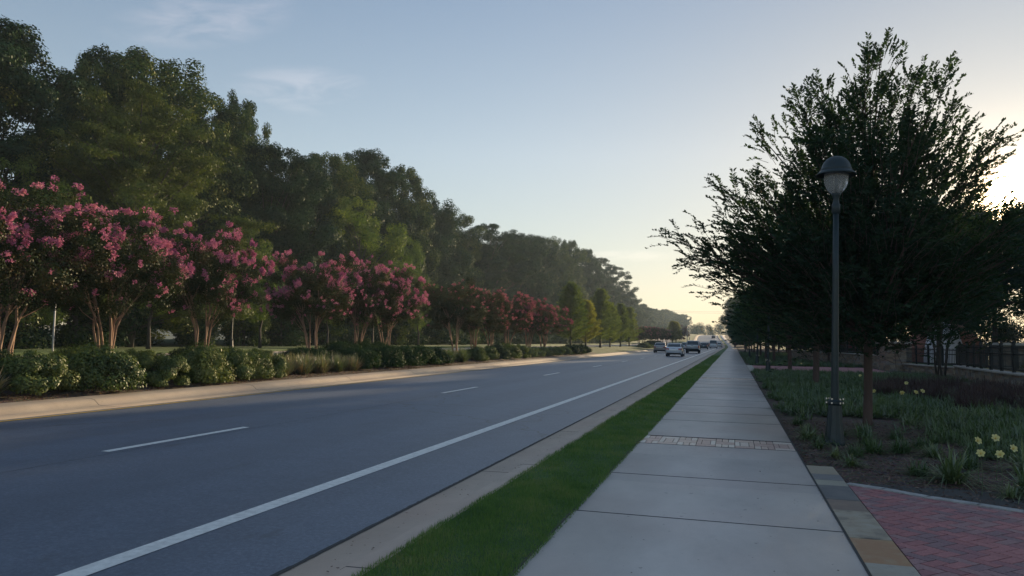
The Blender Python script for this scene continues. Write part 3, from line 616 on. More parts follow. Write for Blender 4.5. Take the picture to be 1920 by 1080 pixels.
for i, y in enumerate(list(np.arange(99, 300, 9.5))+list(np.arange(300, 640, 13))):
    top = float(np.interp(y, [99, 127, 190, 285, 330, 355, 548, 640], [20, 21.5, 25, 26, 20, 20, 25, 27]))*rg.uniform(.86, .98); g = .9+zz(y); s = (top-g)/20
    place(FT[i % 5], (-49+rg.normal()*1.5+cx(y)+(7 if y > 290 else 0)+(-.0)*i, y, g), rg.random()*6, (s*1.15, s*1.15, s), 'hazy woodland tree behind the front line of the woods, one of many alike', 'rear trees of the woods')
# dense low growth under the woods
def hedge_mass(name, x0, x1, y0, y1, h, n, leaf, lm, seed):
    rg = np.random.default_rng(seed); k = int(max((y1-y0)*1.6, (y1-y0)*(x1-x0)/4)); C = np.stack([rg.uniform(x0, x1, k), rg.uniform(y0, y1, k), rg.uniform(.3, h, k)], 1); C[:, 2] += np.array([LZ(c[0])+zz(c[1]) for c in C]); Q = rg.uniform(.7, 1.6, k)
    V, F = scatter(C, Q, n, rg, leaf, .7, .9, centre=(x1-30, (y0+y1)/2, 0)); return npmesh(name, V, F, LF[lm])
tag(hedge_mass('undergrowth', -42, -35.8, 5, 330, 3.6, 190000, .22, 'oak', 5), 'dark tangled undergrowth along the foot of the woods', 'undergrowth', kind='stuff')

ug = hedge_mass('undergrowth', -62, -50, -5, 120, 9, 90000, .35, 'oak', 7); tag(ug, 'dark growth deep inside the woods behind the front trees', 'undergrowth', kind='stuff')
# street trees, sign post and lamp on the far verge
ST = broad_tree('street_tree', 31, 5.2, 1.6, 2.2, 34, 6500, .12, 'bright', cs=(.2, .34))
for x, y, s, lab in ((-33.6, 36.9, 1.05, 'young street tree with straight bare trunk seen between second and third pink trees'), (-33.8, 48.2, .95, 'young street tree with thin trunk just right of the third pink tree'), (-33.6, 57.5, .95, 'slender street tree behind the fourth pink tree'), (-33.6, 66, .95, 'low leafy street tree right of the sixth pink tree'), (-33.6, 77, .95, 'small street tree behind the dark pinkless tree')):
    place(ST, (x, y, .7), y, s, lab, 'young street trees across the far road')
sp = empty('sign_post', (-32.8, 29.6, .64)); B().tube([(0, 0, 0), (0, 0, 3.2)], .05, 8).build('post', MA['steel'], sp)
B().box((0, 0, 2.95), (.5, .02, .62)).build('sign_plate', plain('sign_back', (.36, .37, .38), .5, .6), sp); tag(sp, 'pale steel sign post across the far road behind the first two pink trees', 'sign post')

def lamp_post(name, H=4.58, small=False):
    root = empty(name); g = MA['green']; n = 24
    B().lathe([(.0, .0), (.160, .0), (.160, .04), (.150, .08), (.138, .16), (.124, .28), (.112, .42), (.102, .56), (.098, .62), (.116, .645), (.116, .68), (.08, .71), (.0, .71)], n, flute=.06).build('base', g, root, False)
    B().lathe([(.060, .70), (.056, 1.2), (.050, 2.6), (.043, H-.90), (.0, H-.90)], 18).build('pole', g, root, True)
    for k in range(6):
        a = 2*math.pi*k/6+.05
        for z in (.66, .72): B().lathe([(.0, -.013), (.016, -.013), (.016, .013), (.0, .013)], 6, (.122*math.cos(a), .122*math.sin(a), z)).build('bolt', MA['bolt'], root)
    B().lathe([(.045, H-.93), (.064, H-.91), (.064, H-.78), (.05, H-.76), (.045, H-.69), (.06, H-.64), (.075, H-.605), (.03, H-.59)], 16).build('collar', g, root, True)
    m, t, b_ = mat('lamp_glass') if 'lamp_glass' not in bpy.data.materials else (bpy.data.materials['lamp_glass'], None, None)
    if t: b_.inputs['Base Color'].default_value = (.82, .82, .84, 1); b_.inputs['Roughness'].default_value = .25; b_.inputs['Transmission Weight'].default_value = .75; b_.inputs['IOR'].default_value = 1.15
    B().lathe([(.045, H-.61), (.09, H-.59), (.14, H-.53), (.172, H-.45), (.184, H-.37), (.18, H-.28)], 28).build('globe', m, root, True)
    B().tube([(0, 0, H-.66), (0, 0, H-.29)], [.022, .018], 8).build('bulb_stem', g, root)
    B().lathe([(.0, H), (.05, H-.003), (.10, H-.018), (.148, H-.05), (.186, H-.095), (.214, H-.15), (.226, H-.195), (.232, H-.205), (.24, H-.222), (.232, H-.235), (.265, H-.262), (.305, H-.298), (.302, H-.31), (.265, H-.285), (.185, H-.268), (.0, H-.262)], 32).build('hood', g, root, True)
    tag(root, '', 'street lamp'); return root
LP = lamp_post('street_lamp')
for (x, y), lab in zip([(1.52, 12.78), (1.72, 40.7), (1.66, 56.5), (1.75, 87.), (1.75, 117.)], ['large dark green street lamp in front of the big right-hand tree', 'second street lamp along the sidewalk, its flared base before the far brick path', 'third street lamp along the sidewalk, just past the far brick path', 'fourth street lamp along the sidewalk, among the thin trunks', 'fifth and farthest street lamp along the sidewalk']):
    o = place(LP, (x, y, SZ-.03), .3, 1.0, lab, 'street lamps along the sidewalk'); o.rotation_euler = (0, R_(1.0), .0)
place(LP, (-32.9, 43.7, .64), 0, .98, 'street lamp across the far road under the third pink tree', 'street lamps along the sidewalk')

# crape myrtles
MY = [myrtle('crape_myrtle', 41, 5.1, 2.15, 1050), myrtle('crape_myrtle', 42, 5.1, 2.1, 1450, nst=5), myrtle('crape_myrtle', 43, 5.0, 2.1, 160, bl='redbloom', nst=5), myrtle('crape_myrtle', 44, 4.9, 2.0, 1700, bl='redbloom')]
for x, y, top, wd, k, rz, lab in (
  (-18.6, 11.9, 5.6, 1.1, 1, 2.0, 'pink-flowering crape myrtle mostly cut off by the left edge of the photo'),
  (-19, 15.6, 5.75, 1.12, 0, .2, 'pink crape myrtle with two leaning pale trunks, first full one at left'),
  (-19.2, 19.2, 5.65, 1.05, 0, 3.6, 'pink crape myrtle with dark forked trunks, second full one from left'),
  (-19, 23.6, 5.75, 1.0, 1, 4.6, 'densely pink crape myrtle with sunlit fan of trunks, third full one from left'),
  (-19, 31.2, 5.55, 1.06, 1, .9, 'wide pink crape myrtle above the pinkish grass clumps, fourth full one'),
  (-19, 35.6, 5.6, .92, 0, 5.1, 'pink crape myrtle crowded between two others above the junipers'),
  (-19, 38.9, 5.75, 1.05, 1, 2.9, 'bright pink crape myrtle at the right end of the joined group of three'),
  (-19, 50.2, 6.0, 1.15, 2, .4, 'dark crape myrtle with hardly any blossom and reddish shoots'),
  (-19, 54.0, 5.8, 1.1, 2, 2.4, 'dark crape myrtle just right of the blossomless one'),
  (-19, 58.2, 5.7, 1.1, 3, 3.9, 'dusky red crape myrtle, left one of the red pair'),
  (-19, 62.8, 5.8, 1.1, 3, 1.0, 'dusky red crape myrtle with drooping low blossom, right one of the red pair'),
  (-19, 70.0, 5.7, 1.1, 3, 5.2, 'rounded red crape myrtle, next to last before the lawn'),
  (-19, 75.8, 5.6, 1.1, 3, 2.7, 'rounded red crape myrtle at the end of the row before the lawn')):
    s = (top-.55)/5.1*1.02; o = place(MY[k], (x, y, .5), rz, (s*wd*(1+.07*math.sin(y*3)), s*wd*(1+.07*math.cos(y*2)), s), lab, 'crape myrtles planted down the median'); o.rotation_euler = (.05*math.sin(y*1.9), .06*math.cos(y*2.7), rz)
for i, (y, top) in enumerate(((161, 5.2), (170, 5.0), (179, 5.3), (190, 5.4), (203, 5.7), (216, 5.6), (230, 5.6))):
    place(MY[3 if i % 2 else 2], (-19.3, y, .5), y, (.98, .98, (top-.5)/5.1), ['first', 'second', 'third', 'fourth', 'fifth', 'sixth', 'seventh'][i]+' from the left of the small dark red trees beyond the median lawn', 'distant dark red crape myrtles')
# cypresses on the median lawn
CY = [cone_tree('cypress_tree', 51, 7.8, 2.9, 26000, .17, 'cypress'), cone_tree('cypress_tree', 52, 7.6, 2.8, 26000, .17, 'cypress')]
CG = cone_tree('cypress_tree', 53, 7.0, 2.7, 24000, .17, 'gold')
for p, y, H, lab in ((CY[0], 92.5, 8.1, 'conical yellow-green tree on the median lawn, leftmost of the cone-shaped ones'), (CG, 102.5, 7.2, 'golden-leaved conical tree, second on the median lawn'), (CY[1], 114.5, 9.0, 'tall pointed conical tree, third on the median lawn'), (CY[0], 124, 7.2, 'small conical tree, fourth on the median lawn'), (CY[1], 136, 7.8, 'conical tree, fifth and last on the open median lawn'), (CY[0], 148, 7.5, 'conical tree half merged with the last one on the median lawn'), (CG, 262, 8.5, 'yellow-green tree right of the distant dark red trees'), (CG, 285, 8.5, 'pale yellow-green tree farthest along the median')):
    place(p, (-19.6+cx(y), y, .5+zz(y)), y, (H/7.6,)*3, lab, 'conical trees on the median lawn')
RD = broad_tree('red_leaf_tree', 54, 6, 3.2, .3, 40, 6000, .25, 'purple'); place(RD, (-19+cx(330), 330, .4+zz(330)), 0, 1.1, 'purple-leaved tree where the road starts to climb')

# bushes and clumps along the median
BU = [bush('shrub', 61, 'bush'), bush('shrub', 62, 'bush', nb=30), bush('shrub', 63, 'bush2', .95, 1.05)]
fb = [(-15.3, 9.6, .95, 1.0), (-15.15, 13.1, .98, 1.0), (-15.1, 15.0, 1.05, 1.1), (-15.1, 17.1, .92, .9), (-15.1, 18.7, .98, 1.1), (-15.05, 19.95, .85, 1.05), (-15.05, 21.1, .72, .9), (-15.1, 22.1, .7, .85)]
ords = ['first', 'second', 'third', 'fourth', 'fifth', 'sixth', 'seventh', 'eighth', 'ninth', 'tenth', 'eleventh', 'twelfth']
for i, (x, y, s, h) in enumerate(fb):
    place(BU[i % 2], (x, y, LZ(x)-.05), i*1.7, (s, s, h), 'rounded leafy green shrub at the median kerb, %s from the left in the front row' % ords[i] if i else 'rounded green shrub at the kerb, cut off by the left edge', 'rounded green shrubs along the median kerb')
bb = [(-17.3, 11.2, 1.1), (-17, 13.6, 1.0), (-17, 16.2, 1.05), (-17.2, 18.4, .95), (-17, 20.4, 1.0), (-17, 22.4, .95), (-17.2, 24.3, .9), (-17.4, 27, .8)]
for i, (x, y, s) in enumerate(bb):
    place(BU[(i+1) % 3], (x, y, LZ(x)-.05), i*2.3, (s, s, s*.8), 'dark green shrub in the back row at the myrtle trunks, %s from the left' % ords[i], 'back row of median shrubs')
LI = [clump('grass_clump', 71, 'lirio', 460, .82, .024, spread=.8, r0=.24, droop=.35), clump('grass_clump', 72, 'lirio', 440, .78, .024, spread=.9, r0=.22, droop=.4)]
lp_ = [(-15.0, 11.95)]+[(-15.05-.25*(i % 2), 22.75+.62*i) for i in range(10)]+[(-16.0, 23.4+.8*i) for i in range(7)]
for i, (x, y) in enumerate(lp_):
    place(LI[i % 2], (x, y, LZ(x)-.03), i*1.3, (1.05, 1.05, 1.0), 'strappy clump at the kerb beside the leftmost shrub' if i == 0 else ('pinkish strappy clump at the kerb, %s from the left of its line' % (ords+['thirteenth'])[i-1] if i <= 10 else 'pinkish strappy clump behind the kerbside ones, %s of that line' % ords[i-11]), 'pinkish strap-leaved clumps')
JU = bush('juniper', 64, 'juniper', 1.25, .85, 12000, .12, 70, .22)
for i, (x, y, s) in enumerate(((-16.6, 27.0, .9), (-15.6, 29.3, 1.0), (-15.7, 31.4, 1.1), (-15.6, 33.5, 1.05), (-15.7, 35.6, 1.1), (-15.6, 37.4, 1.0), (-17.4, 31, 1.1), (-17.5, 34.2, 1.1))):
    place(JU, (x, y, LZ(x)-.05), i*1.9, (s, s, s), 'low spreading dark juniper, %s from the left' % ords[i] if i < 6 else ('low juniper in the second row under the joined myrtles, %s one' % ('left', 'right')[i-6]), 'spreading junipers on the median')
GR = clump('grass_clump', 73, 'grey', 420, .95, .022, spread=.9, r0=.2, droop=.4); G2 = bush('shrub', 65, 'grey', .8, .7, 5000, .07)
for i, y in enumerate((38.6, 39.7, 40.8, 42.0)): place(GR, (-15.1-.3*(i % 2), y, LZ(-15.2)-.03), i, 1.15, 'grey-green strappy clump right of the junipers, %s from the left' % ords[i], 'grey-green clumps')
for i, (y, s) in enumerate(((44.2, .85), (46.4, .9), (48.6, 1.0), (51.2, 1.05), (54, 1.0))): place(BU[i % 3], (-15.4, y, LZ(-15.4)-.05), i+.5, (s, s, s*1.05), 'dark shrub under the red myrtles, %s from the left' % ords[i], 'dark shrubs farther along the median')
for i, y in enumerate((56.5, 58.8, 61.2, 63.7, 66.4, 69.2)): place(G2, (-15.4, y, LZ(-15.4)-.05), i, (1.15, 1.3, 1.1), 'blue-grey low shrub near the end of the planting, %s from the left' % ords[i], 'blue-grey shrubs')
for i, y in enumerate((72, 75, 78)): place(BU[2], (-15.4, y, LZ(-15.4)-.05), i, (1.2, 1.3, .95), 'dark low shrub where the planting meets the lawn, %s from the left' % ords[i], 'dark end shrubs')
for i, y in enumerate((146, 151, 157, 165, 175)): place(G2 if i < 2 else BU[2], (-16.5, y, .3), i, (1.9, 1.9, 1.5), 'distant low shrub beyond the median lawn, %s from the left' % ords[i], 'distant low shrubs')

# ================================================================== RIGHT SIDE: trees
t1 = [(-4.15, .2, 3.9), (-3.7, .1, 3.5), (-3.3, .6, 3.5), (-3.0, -.3, 4.9), (-2.9, .9, 4.3), (-2.1, .2, 6.0), (-1.4, -.5, 6.65), (-.75, .4, 6.95), (.0, -.3, 7.25), (.4, .1, 7.65), (1.15, .3, 7.1), (1.5, -.6, 6.8), (1.85, .2, 6.3), (2.55, -.2, 5.55), (2.35, .9, 4.75), (2.7, .2, 3.9), (-2.3, -1.6, 4.6), (-1.2, -2.1, 5.2), (.6, -2.2, 5.4), (1.7, -1.7, 4.8), (-2.2, 1.9, 4.6), (-.8, 2.3, 5.6), (.8, 2.2, 5.6), (1.9, 1.9, 4.7), (-2.7, -1.2, 3.7), (-1.5, -2.2, 3.6), (.5, -2.9, 3.9), (2.0, -2.2, 3.7), (-2.6, 2.0, 3.6), (.2, 2.9, 3.6), (2.5, 1.9, 3.6), (3.0, -.8, 3.5), (0, 0, 6.6), (-.6, 0, 6.2), (-1.7, .1, 4.4), (1.2, 0, 5.6), (-.3, -1.2, 4.3), (.9, -1., 4.0), (-2.5, .3, 3.5), (2.2, .2, 3.4)]
E1 = elm('elm_tree', 81, t1, 1.75, 150, .080, 'elm', .088, nleaf=30)
place(E1, (2.52, 16.1, SZ-.03), 0, (.93, .9, .985), 'large dark arching street tree behind the nearest lamp, its sprays against the sky')
rg = np.random.default_rng(8); t2 = []
for i in range(34):
    a = i*2.4; t = (i+.5)/34; z = 3.5+3.8*t; r = 3.4*math.sin(math.pi*min(1, .33+.62*t))**.7*rg.uniform(.8, 1.05); t2.append((r*math.cos(a), r*math.sin(a), z))
E2 = elm('elm_tree', 82, t2, 1.9, 75, .12, 'elm2', .115, False, 22, tall=7.4)
row = [(2.98, 30.3, 1.0), (3.2, 46.8, .97), (3.1, 62.5, .95), (3.0, 75.5, .95), (3.0, 89, .95), (3.1, 103, .97), (3.0, 117, 1.), (3.0, 131, 1.), (3.0, 146, 1.05), (3.0, 162, 1.1), (3.0, 178, 1.1), (3.0, 196, 1.2), (3.0, 216, 1.3)]
for i, (x, y, s) in enumerate(row):
    place(E2, (x, y, SZ-.03), i*2.1, s, 'street tree on the sidewalk side, %s one beyond the largest dark tree' % (ords+['thirteenth'])[i], 'street trees along the right of the sidewalk')
for i, (x, y, s) in enumerate(((7.5, 66, .9), (8, 82, .95), (7.5, 98, .95), (7.5, 116, 1.), (7.5, 136, 1.), (7.5, 158, 1.1))):
    place(E2, (x, y, SZ-.03), i*1.3+.5, s, 'inner street tree set back from the sidewalk, %s nearest' % ords[i], 'inner row of street trees')
for i, (x, y, top, k) in enumerate(((3.5, 232, 16, 0), (4, 250, 17.5, 1), (4.5, 270, 19, 3), (4, 296, 19, 0), (5, 325, 19, 2), (5, 360, 20, 1))):
    g = zz(y); s = (top-g)/20; place(FT[k], (x+cx(y), y, g), i, (s*1.15, s*1.15, s), 'tall hazy tree right of the distant road, %s nearest' % ords[i], 'tall trees right of the distant road')
# plaza trees and woods behind
SM = myrtle('multi_stem_tree', 45, 5.2, 2.4, 0, lm='oak', nst=5)
for c in SM.children:
    if c.name.startswith('trunk'): c.data.materials[0] = MA['bark']
place(SM, (9.35, 39.5, .15), 0, (1.05, 1.05, 1.15), 'small dark multi-stemmed tree before the iron fence')
SH = broad_tree('shade_tree', 24, 12, 4.6, 4.3, 150, 52000, .17, 'oak', cs=(.15, .26), low=.75)
wl = [(14.6, 62, 10.8, 9), (20.6, 70, 12.9, 9), (27, 66, 13.5, 9), (31, 80, 14.5, 2), (15, 88, 13.5, 9), (23, 95, 16.5, 1), (36, 72, 14, 0), (12, 110, 12, 3), (18, 125, 16, 2), (28, 118, 15, 1), (40, 95, 17, 3), (12, 140, 14, 0), (16, 165, 14, 1), (14, 190, 15, 3), (34, 52, 12.5, 9), (25, 46, 9.8, 9), (42, 78, 15, 1), (52, 84, 16, 0), (48, 66, 14, 3), (62, 80, 16, 2), (12, 215, 15, 0)]
for i, (x, y, top, k) in enumerate(wl):
    s = top/20
    if k == 9: place(SH, (x, y, .1), i*1.1, (top/12*1.1, top/12*1.1, top/12), 'high-crowned shade tree over the playground with open space below its canopy', 'shade trees over the playground'); continue
    place(FT[k], (x, y, .1), i*1.1, (s*1.35, s*1.35, s), 'dark shade tree behind the stone wall and playground, one of the dense stand', 'dark trees behind the playground')
place(BR, (17.2, 33.5, .1), 1., (.8, .8, 1.05), 'leafy tree at the right edge with low sun breaking through it')
ug = hedge_mass('undergrowth', 16, 75, 90, 104, 6.0, 110000, .22, 'oak', 6); ug.location = (0, 0, -.5); tag(ug, 'dark hedge-like undergrowth behind the playground', 'undergrowth', kind='stuff')

# ------------------------------------------------------------------ stone walls, piers, iron fences
def ledge(b, p, q, z0, z1, th, rg, off=0.):
    p = Vector((*p, 0)); q = Vector((*q, 0)); L = (q-p).length; d = (q-p)/L; ang = math.atan2(d.y, d.x); z = z0
    while z < z1-.02:
        h = min(z1-z, rg.uniform(.07, .17)); s = -rg.random()*.2
        if z1-z-h < .04: h = z1-z
        while s < L:
            l = rg.uniform(.18, .55); a = max(0, s); e = min(L, s+l); s += l
            if e-a < .03: continue
            c = p+d*((a+e)/2); b.box((c.x, c.y, z+h/2), (e-a-.008, th+rg.uniform(-.03, .03), h-.008), ang)
        z += h
def wall(name, pts, z0, z1, th, label):
    root = empty(name, (pts[0][0], pts[0][1], 0)); rg = np.random.default_rng(len(pts)+int(pts[0][1])); b = B(); o = pts[0]
    for i in range(len(pts)-1): ledge(b, (pts[i][0]-o[0], pts[i][1]-o[1]), (pts[i+1][0]-o[0], pts[i+1][1]-o[1]), z0, z1, th, rg)
    b.build('stonework', MA['stone'], root); c = B()
    for i in range(len(pts)-1):
        p = Vector((pts[i][0]-o[0], pts[i][1]-o[1])); q = Vector((pts[i+1][0]-o[0], pts[i+1][1]-o[1])); d = q-p; c.box(((p.x+q.x)/2, (p.y+q.y)/2, z1+.037+.002*(i % 2)), (d.length+.06, th+.14, .07), math.atan2(d.y, d.x))
    c.build('coping', MA['coping'], root, bevel=.012); return tag(root, label, 'stone wall')
def fence(name, pts, z, H, label, spacing=1.9):
    root = empty(name, (pts[0][0], pts[0][1], z)); o = Vector((pts[0][0], pts[0][1], 0)); pp = []
    for i in range(len(pts)-1):
        p = Vector((*pts[i], 0))-o; q = Vector((*pts[i+1], 0))-o; n = max(1, round((q-p).length/spacing)); pp += [p.lerp(q, k/n) for k in range(n)]
    pp.append(Vector((*pts[-1], 0))-o)
    for p in pp:
        b = B(); b.box((p.x, p.y, H/2+.03), (.10, .10, H+.06)); b.box((p.x, p.y, H+.075), (.13, .13, .03)); b.lathe([(.04, H+.09), (.05, H+.12), (.03, H+.15), (.0, H+.16)], 8, (p.x, p.y, 0)); b.build('post', MA['iron'], root)
    for i in range(len(pp)-1):
        b = B(); p, q = pp[i], pp[i+1]; d = q-p; L = d.length; an = math.atan2(d.y, d.x); c = (p+q)/2
        for zz_ in (.10, H*.66, H*.9): b.box((c.x, c.y, zz_), (L-.10, .035, .045), an)
        k = int(L/.12)
        for j in range(1, k): e = p.lerp(q, j/k); b.box((e.x, e.y, .05+H*.47), (.018, .018, H*.94), an)
        b.build('panel', MA['iron'], root)
    return tag(root, label, 'fence')
W1 = [(5.7, 82), (6.9, 73), (8.0, 64), (8.9, 56.5), (9.3, 51.6)]
wall('stone_wall', W1, .0, .95, .42, 'low stone retaining wall running away left of the stone pier')
fence('iron_fence', W1, 1.03, .85, 'black iron fence on the low wall left of the stone pier', 2.2)
W2 = [(9.9, 49.8), (10.4, 46.5), (11.2, 44.0)]
wall('stone_wall', W2, .0, .52, .42, 'short low stone wall just right of the stone pier')
fence('iron_fence', W2+[(13.6, 43)], .60, .95, 'black iron fence right of the stone pier behind the multi-stemmed tree', 1.5)
W3 = [(10.7, 41.6), (10.45, 40.6), (10.2, 38.5), (10.05, 36), (9.9, 33), (9.9, 29), (10.1, 25)]
wall('stone_wall', W3, .0, .66, .45, 'curved stone wall with pale coping at the right edge above the purple grass')
fence('iron_fence', W3, .74, 1.0, 'black iron fence on the curved wall at the right edge', 1.5)
def pier(name, x, y, w_, H, label, rz=0.):
    root = empty(name, (x, y, 0), rz); rg = np.random.default_rng(int(y)); b = B()
    for a, c in (((-w_/2, -w_/2+.1), (w_/2, -w_/2+.1)), ((-w_/2, w_/2-.1), (w_/2, w_/2-.1)), ((-w_/2+.1, -w_/2+.2), (-w_/2+.1, w_/2-.2)), ((w_/2-.1, -w_/2+.2), (w_/2-.1, w_/2-.2))): ledge(b, a, c, 0, H, .2, rg)
    b.box((0, 0, H/2), (w_-.3, w_-.3, H-.05)); b.build('stonework', MA['stone'], root)
    B().box((0, 0, H+.07), (w_+.28, w_+.28, .14)).build('coping', MA['coping'], root, bevel=.02); return tag(root, label, 'stone pier')
pier('stone_pier', 9.45, 50.3, 1.45, 1.75, 'square stone pier with slab cap between the two low walls', .1)
pier('stone_pier', 14.7, 47.0, 1.7, 1.75, 'square stone pier with slab cap behind the right-hand fence', .1)
wall('stone_wall', [(17.5, 50.5), (20, 49), (26, 47)], .0, 1.9, .5, 'far stone wall at the right edge behind the second pier')

# playground behind
def gore_tent(name, loc, r, h, label):
    root = empty(name, loc); n = 12; mo = plain('orange_canvas', (.34, .15, .11), .8, var=.15); mw = plain('white_canvas', (.8, .78, .85), .8, var=.06)
    prof = [(r, 0), (r*1.0, h*.12), (r*.93, h*.42), (r*.76, h*.72), (r*.45, h*.92), (r*.1, h*1.0), (.0, h)]
    for k in range(n):
        b = B(); v = []; f = []; a0 = 2*math.pi*k/n; S_ = 6
        for rr, z in prof:
            for j in range(S_+1): a = a0+2*math.pi/n*j/S_; e = 1-.06*math.sin(math.pi*j/S_)*-1; v.append((rr*e*math.cos(a), rr*e*math.sin(a), z))
        for i in range(len(prof)-1):
            for j in range(S_): p = i*(S_+1)+j; f.append((p, p+1, p+S_+2, p+S_+1))
        b.add(v, f).build('canopy_panel', mw if k in (8, 9, 2, 3) else mo, root, True)
    return tag(root, label, 'play dome')
gore_tent('play_dome', (18.3, 76, .2), 3.1, 3.6, 'orange-brown and white dome behind the iron fence').rotation_euler = (0, 0, R_(-14))
mred = plain('red_paint', (.42, .03, .05), .5)
pf = empty('playground_tower', (10.6, 70, .1))
for x, y in ((-.9, 0), (1.1, 0), (-.9, 1.6), (1.1, 1.6)): B().tube([(x, y, 0), (x, y, 3.2)], .13, 10).build('post', mred, pf)
B().box((.1, .8, 3.2), (2.5, 2.1, .12)).build('roof', plain('grey_roof', (.12, .13, .15), .7), pf); B().box((.1, .8, 1.2), (1.9, 1.5, .08)).build('deck', plain('deck', (.2, .2, .22), .7), pf)
tag(pf, 'red-posted playground tower seen between the tree trunks', 'playground')

# ------------------------------------------------------------------ right bed planting
LY = [clump('lily_clump', 91, 'lily', 190, .62, .020, spread=1.1, r0=.09, droop=.65), clump('lily_clump', 92, 'lily', 150, .55, .019, spread=1.15, r0=.08, droop=.7), clump('lily_clump', 93, 'cover', 210, .46, .016, spread=1.1, r0=.12, droop=.6)]
near = [(2.40, 9.75, 1.0, 0, 'largest arching strap-leaved clump by the brick paving edge'), (3.0, 9.25, 1.05, 1, 'strap-leaved clump under the nearest yellow flowers'), (2.75, 9.0, .55, 1, 'small clump at the concrete edging below the yellow flowers'), (3.35, 9.0, .95, 0, 'strap-leaved clump at the right edge of the photo by the edging'), (2.15, 10.2, .7, 2, 'small clump just left of the largest arching one'),
 (1.36, 11.3, .55, 1, 'small spiky clump in bare mulch in front of the lamp base'), (1.22, 12.2, .6, 1, 'spiky clump at the left foot of the lamp base'), (1.15, 13.2, .8, 1, 'spiky clump left of the lamp base'), (1.95, 12.0, .8, 2, 'leafy clump right of the lamp base'), (2.35, 12.2, .85, 2, 'leafy clump second right of the lamp base'), (2.0, 12.9, .7, 2, 'leafy clump behind the lamp base to the right'), (2.9, 11.0, .8, 2, 'leafy clump behind the largest arching one'), (3.5, 10.8, .9, 0, 'strappy clump behind the yellow flowers at right'), (2.75, 12.8, .75, 2, 'leafy clump right of the pair beside the lamp')]
rg = np.random.default_rng(55)
xt = [(1.75, 13.9), (1.3, 14.6), (2.2, 14.4), (1.65, 11.6), (2.7, 11.9), (3.3, 12.2), (3.8, 11.6), (3.9, 9.6), (3.1, 13.6), (1.45, 10.6), (3.5, 10.0), (2.6, 13.9), (1.2, 15.6), (4.2, 10.4)]
near += [(x, y, rg.uniform(.5, .85), 2 if i % 3 else 1, 'low leafy tuft in bare mulch, %s nearest of the scattered small ones' % w_) for i, ((x, y), w_) in enumerate(zip(sorted(xt, key=lambda p: p[1]), ords+['thirteenth', 'fourteenth']))]
for i, (x, y, s, k, lab) in enumerate(near): place(LY[k], (x, y, .09), i*1.1, s, lab, 'strap-leaved clumps in the near bed')
def cover(name, region, n, L, lm, seed, wd=.02, kind_label=None, z=.1):
    """ground cover: many arching blades over a region; region(x, y) gives density 0..1"""
    rg = np.random.default_rng(seed); Vs = []; Fs = []; off = 0; x0, x1, y0, y1 = region[0]; c = 0
    while c < n:
        x, y = rg.uniform(x0, x1), y0+(y1-y0)*rg.random()**1.25
        if not region[1](x, y, rg): continue
        c += 1; V, F = blades(int(rg.integers(26, 60)), L*rg.uniform(.7, 1.15), wd, rg, spread=1.15, r0=.13, droop=.6, segs=2); V = V+np.array((x, y, z+rg.normal()*.015)); Vs.append(V); Fs.append(F+off); off += len(V)
    o = npmesh(name, np.concatenate(Vs), np.concatenate(Fs), LF[lm]); return tag(o, kind_label[0], kind_label[1], kind='stuff')
cover('ground_cover', ((1.0, 9.6, 12.8, 43), lambda x, y, r: (x > 1.15+.25*math.sin(y*1.3)) and not (y < 17.5 and x < 3.9+.6*math.sin(y*2) and r.random() < .93) and not ((x-2.5)**2+(y-16.1)**2 < 1.1) and not (x > 4.2+.35*abs(y-26) and 17 < y < 36 and r.random() < .8)), 2600, .40, 'cover', 101, .022, ('green strappy ground cover filling the bed between sidewalk and stone wall', 'ground cover'))
cover('ground_cover', ((1.0, 8.5, 54.5, 125), lambda x, y, r: True), 900, .45, 'cover', 102, .035, ('green ground cover beyond the far brick path', 'ground cover'))
cover('ground_cover', ((3.2, 9.3, 8.6, 17), lambda x, y, r: x > 3.4 or y > 13.5), 900, .36, 'cover', 103, .014, ('sparse fine green leaves around the yellow flowers', 'ground cover'))
PU = [clump('purple_grass', 95, 'purple', 900, .72, .010, spread=.95, r0=.45, droop=.35), clump('purple_grass', 96, 'purple', 850, .66, .010, spread=1.0, r0=.45, droop=.4)]
for i, (x, y, s) in enumerate(((4.6, 25.2, .9), (5.5, 24.3, 1.), (6.5, 23.4, 1.05), (7.4, 22.6, 1.05), (8.3, 22.2, 1.), (5.0, 28.4, 1.), (6.1, 27.6, 1.), (7.3, 26.8, 1.), (8.5, 26.4, 1.), (6.0, 31, 1.), (7.3, 30.4, 1.), (8.6, 30, 1.), (5.6, 20.6, .85), (6.7, 19.8, .9), (7.6, 18.8, .95), (8.6, 19, 1.))):
    place(PU[i % 2], (x, y, .1), i, (s*1.25, s*1.25, s), 'hazy purple-brown grass clump in front of the curved wall, one of the drift', 'drift of purple-brown grasses')
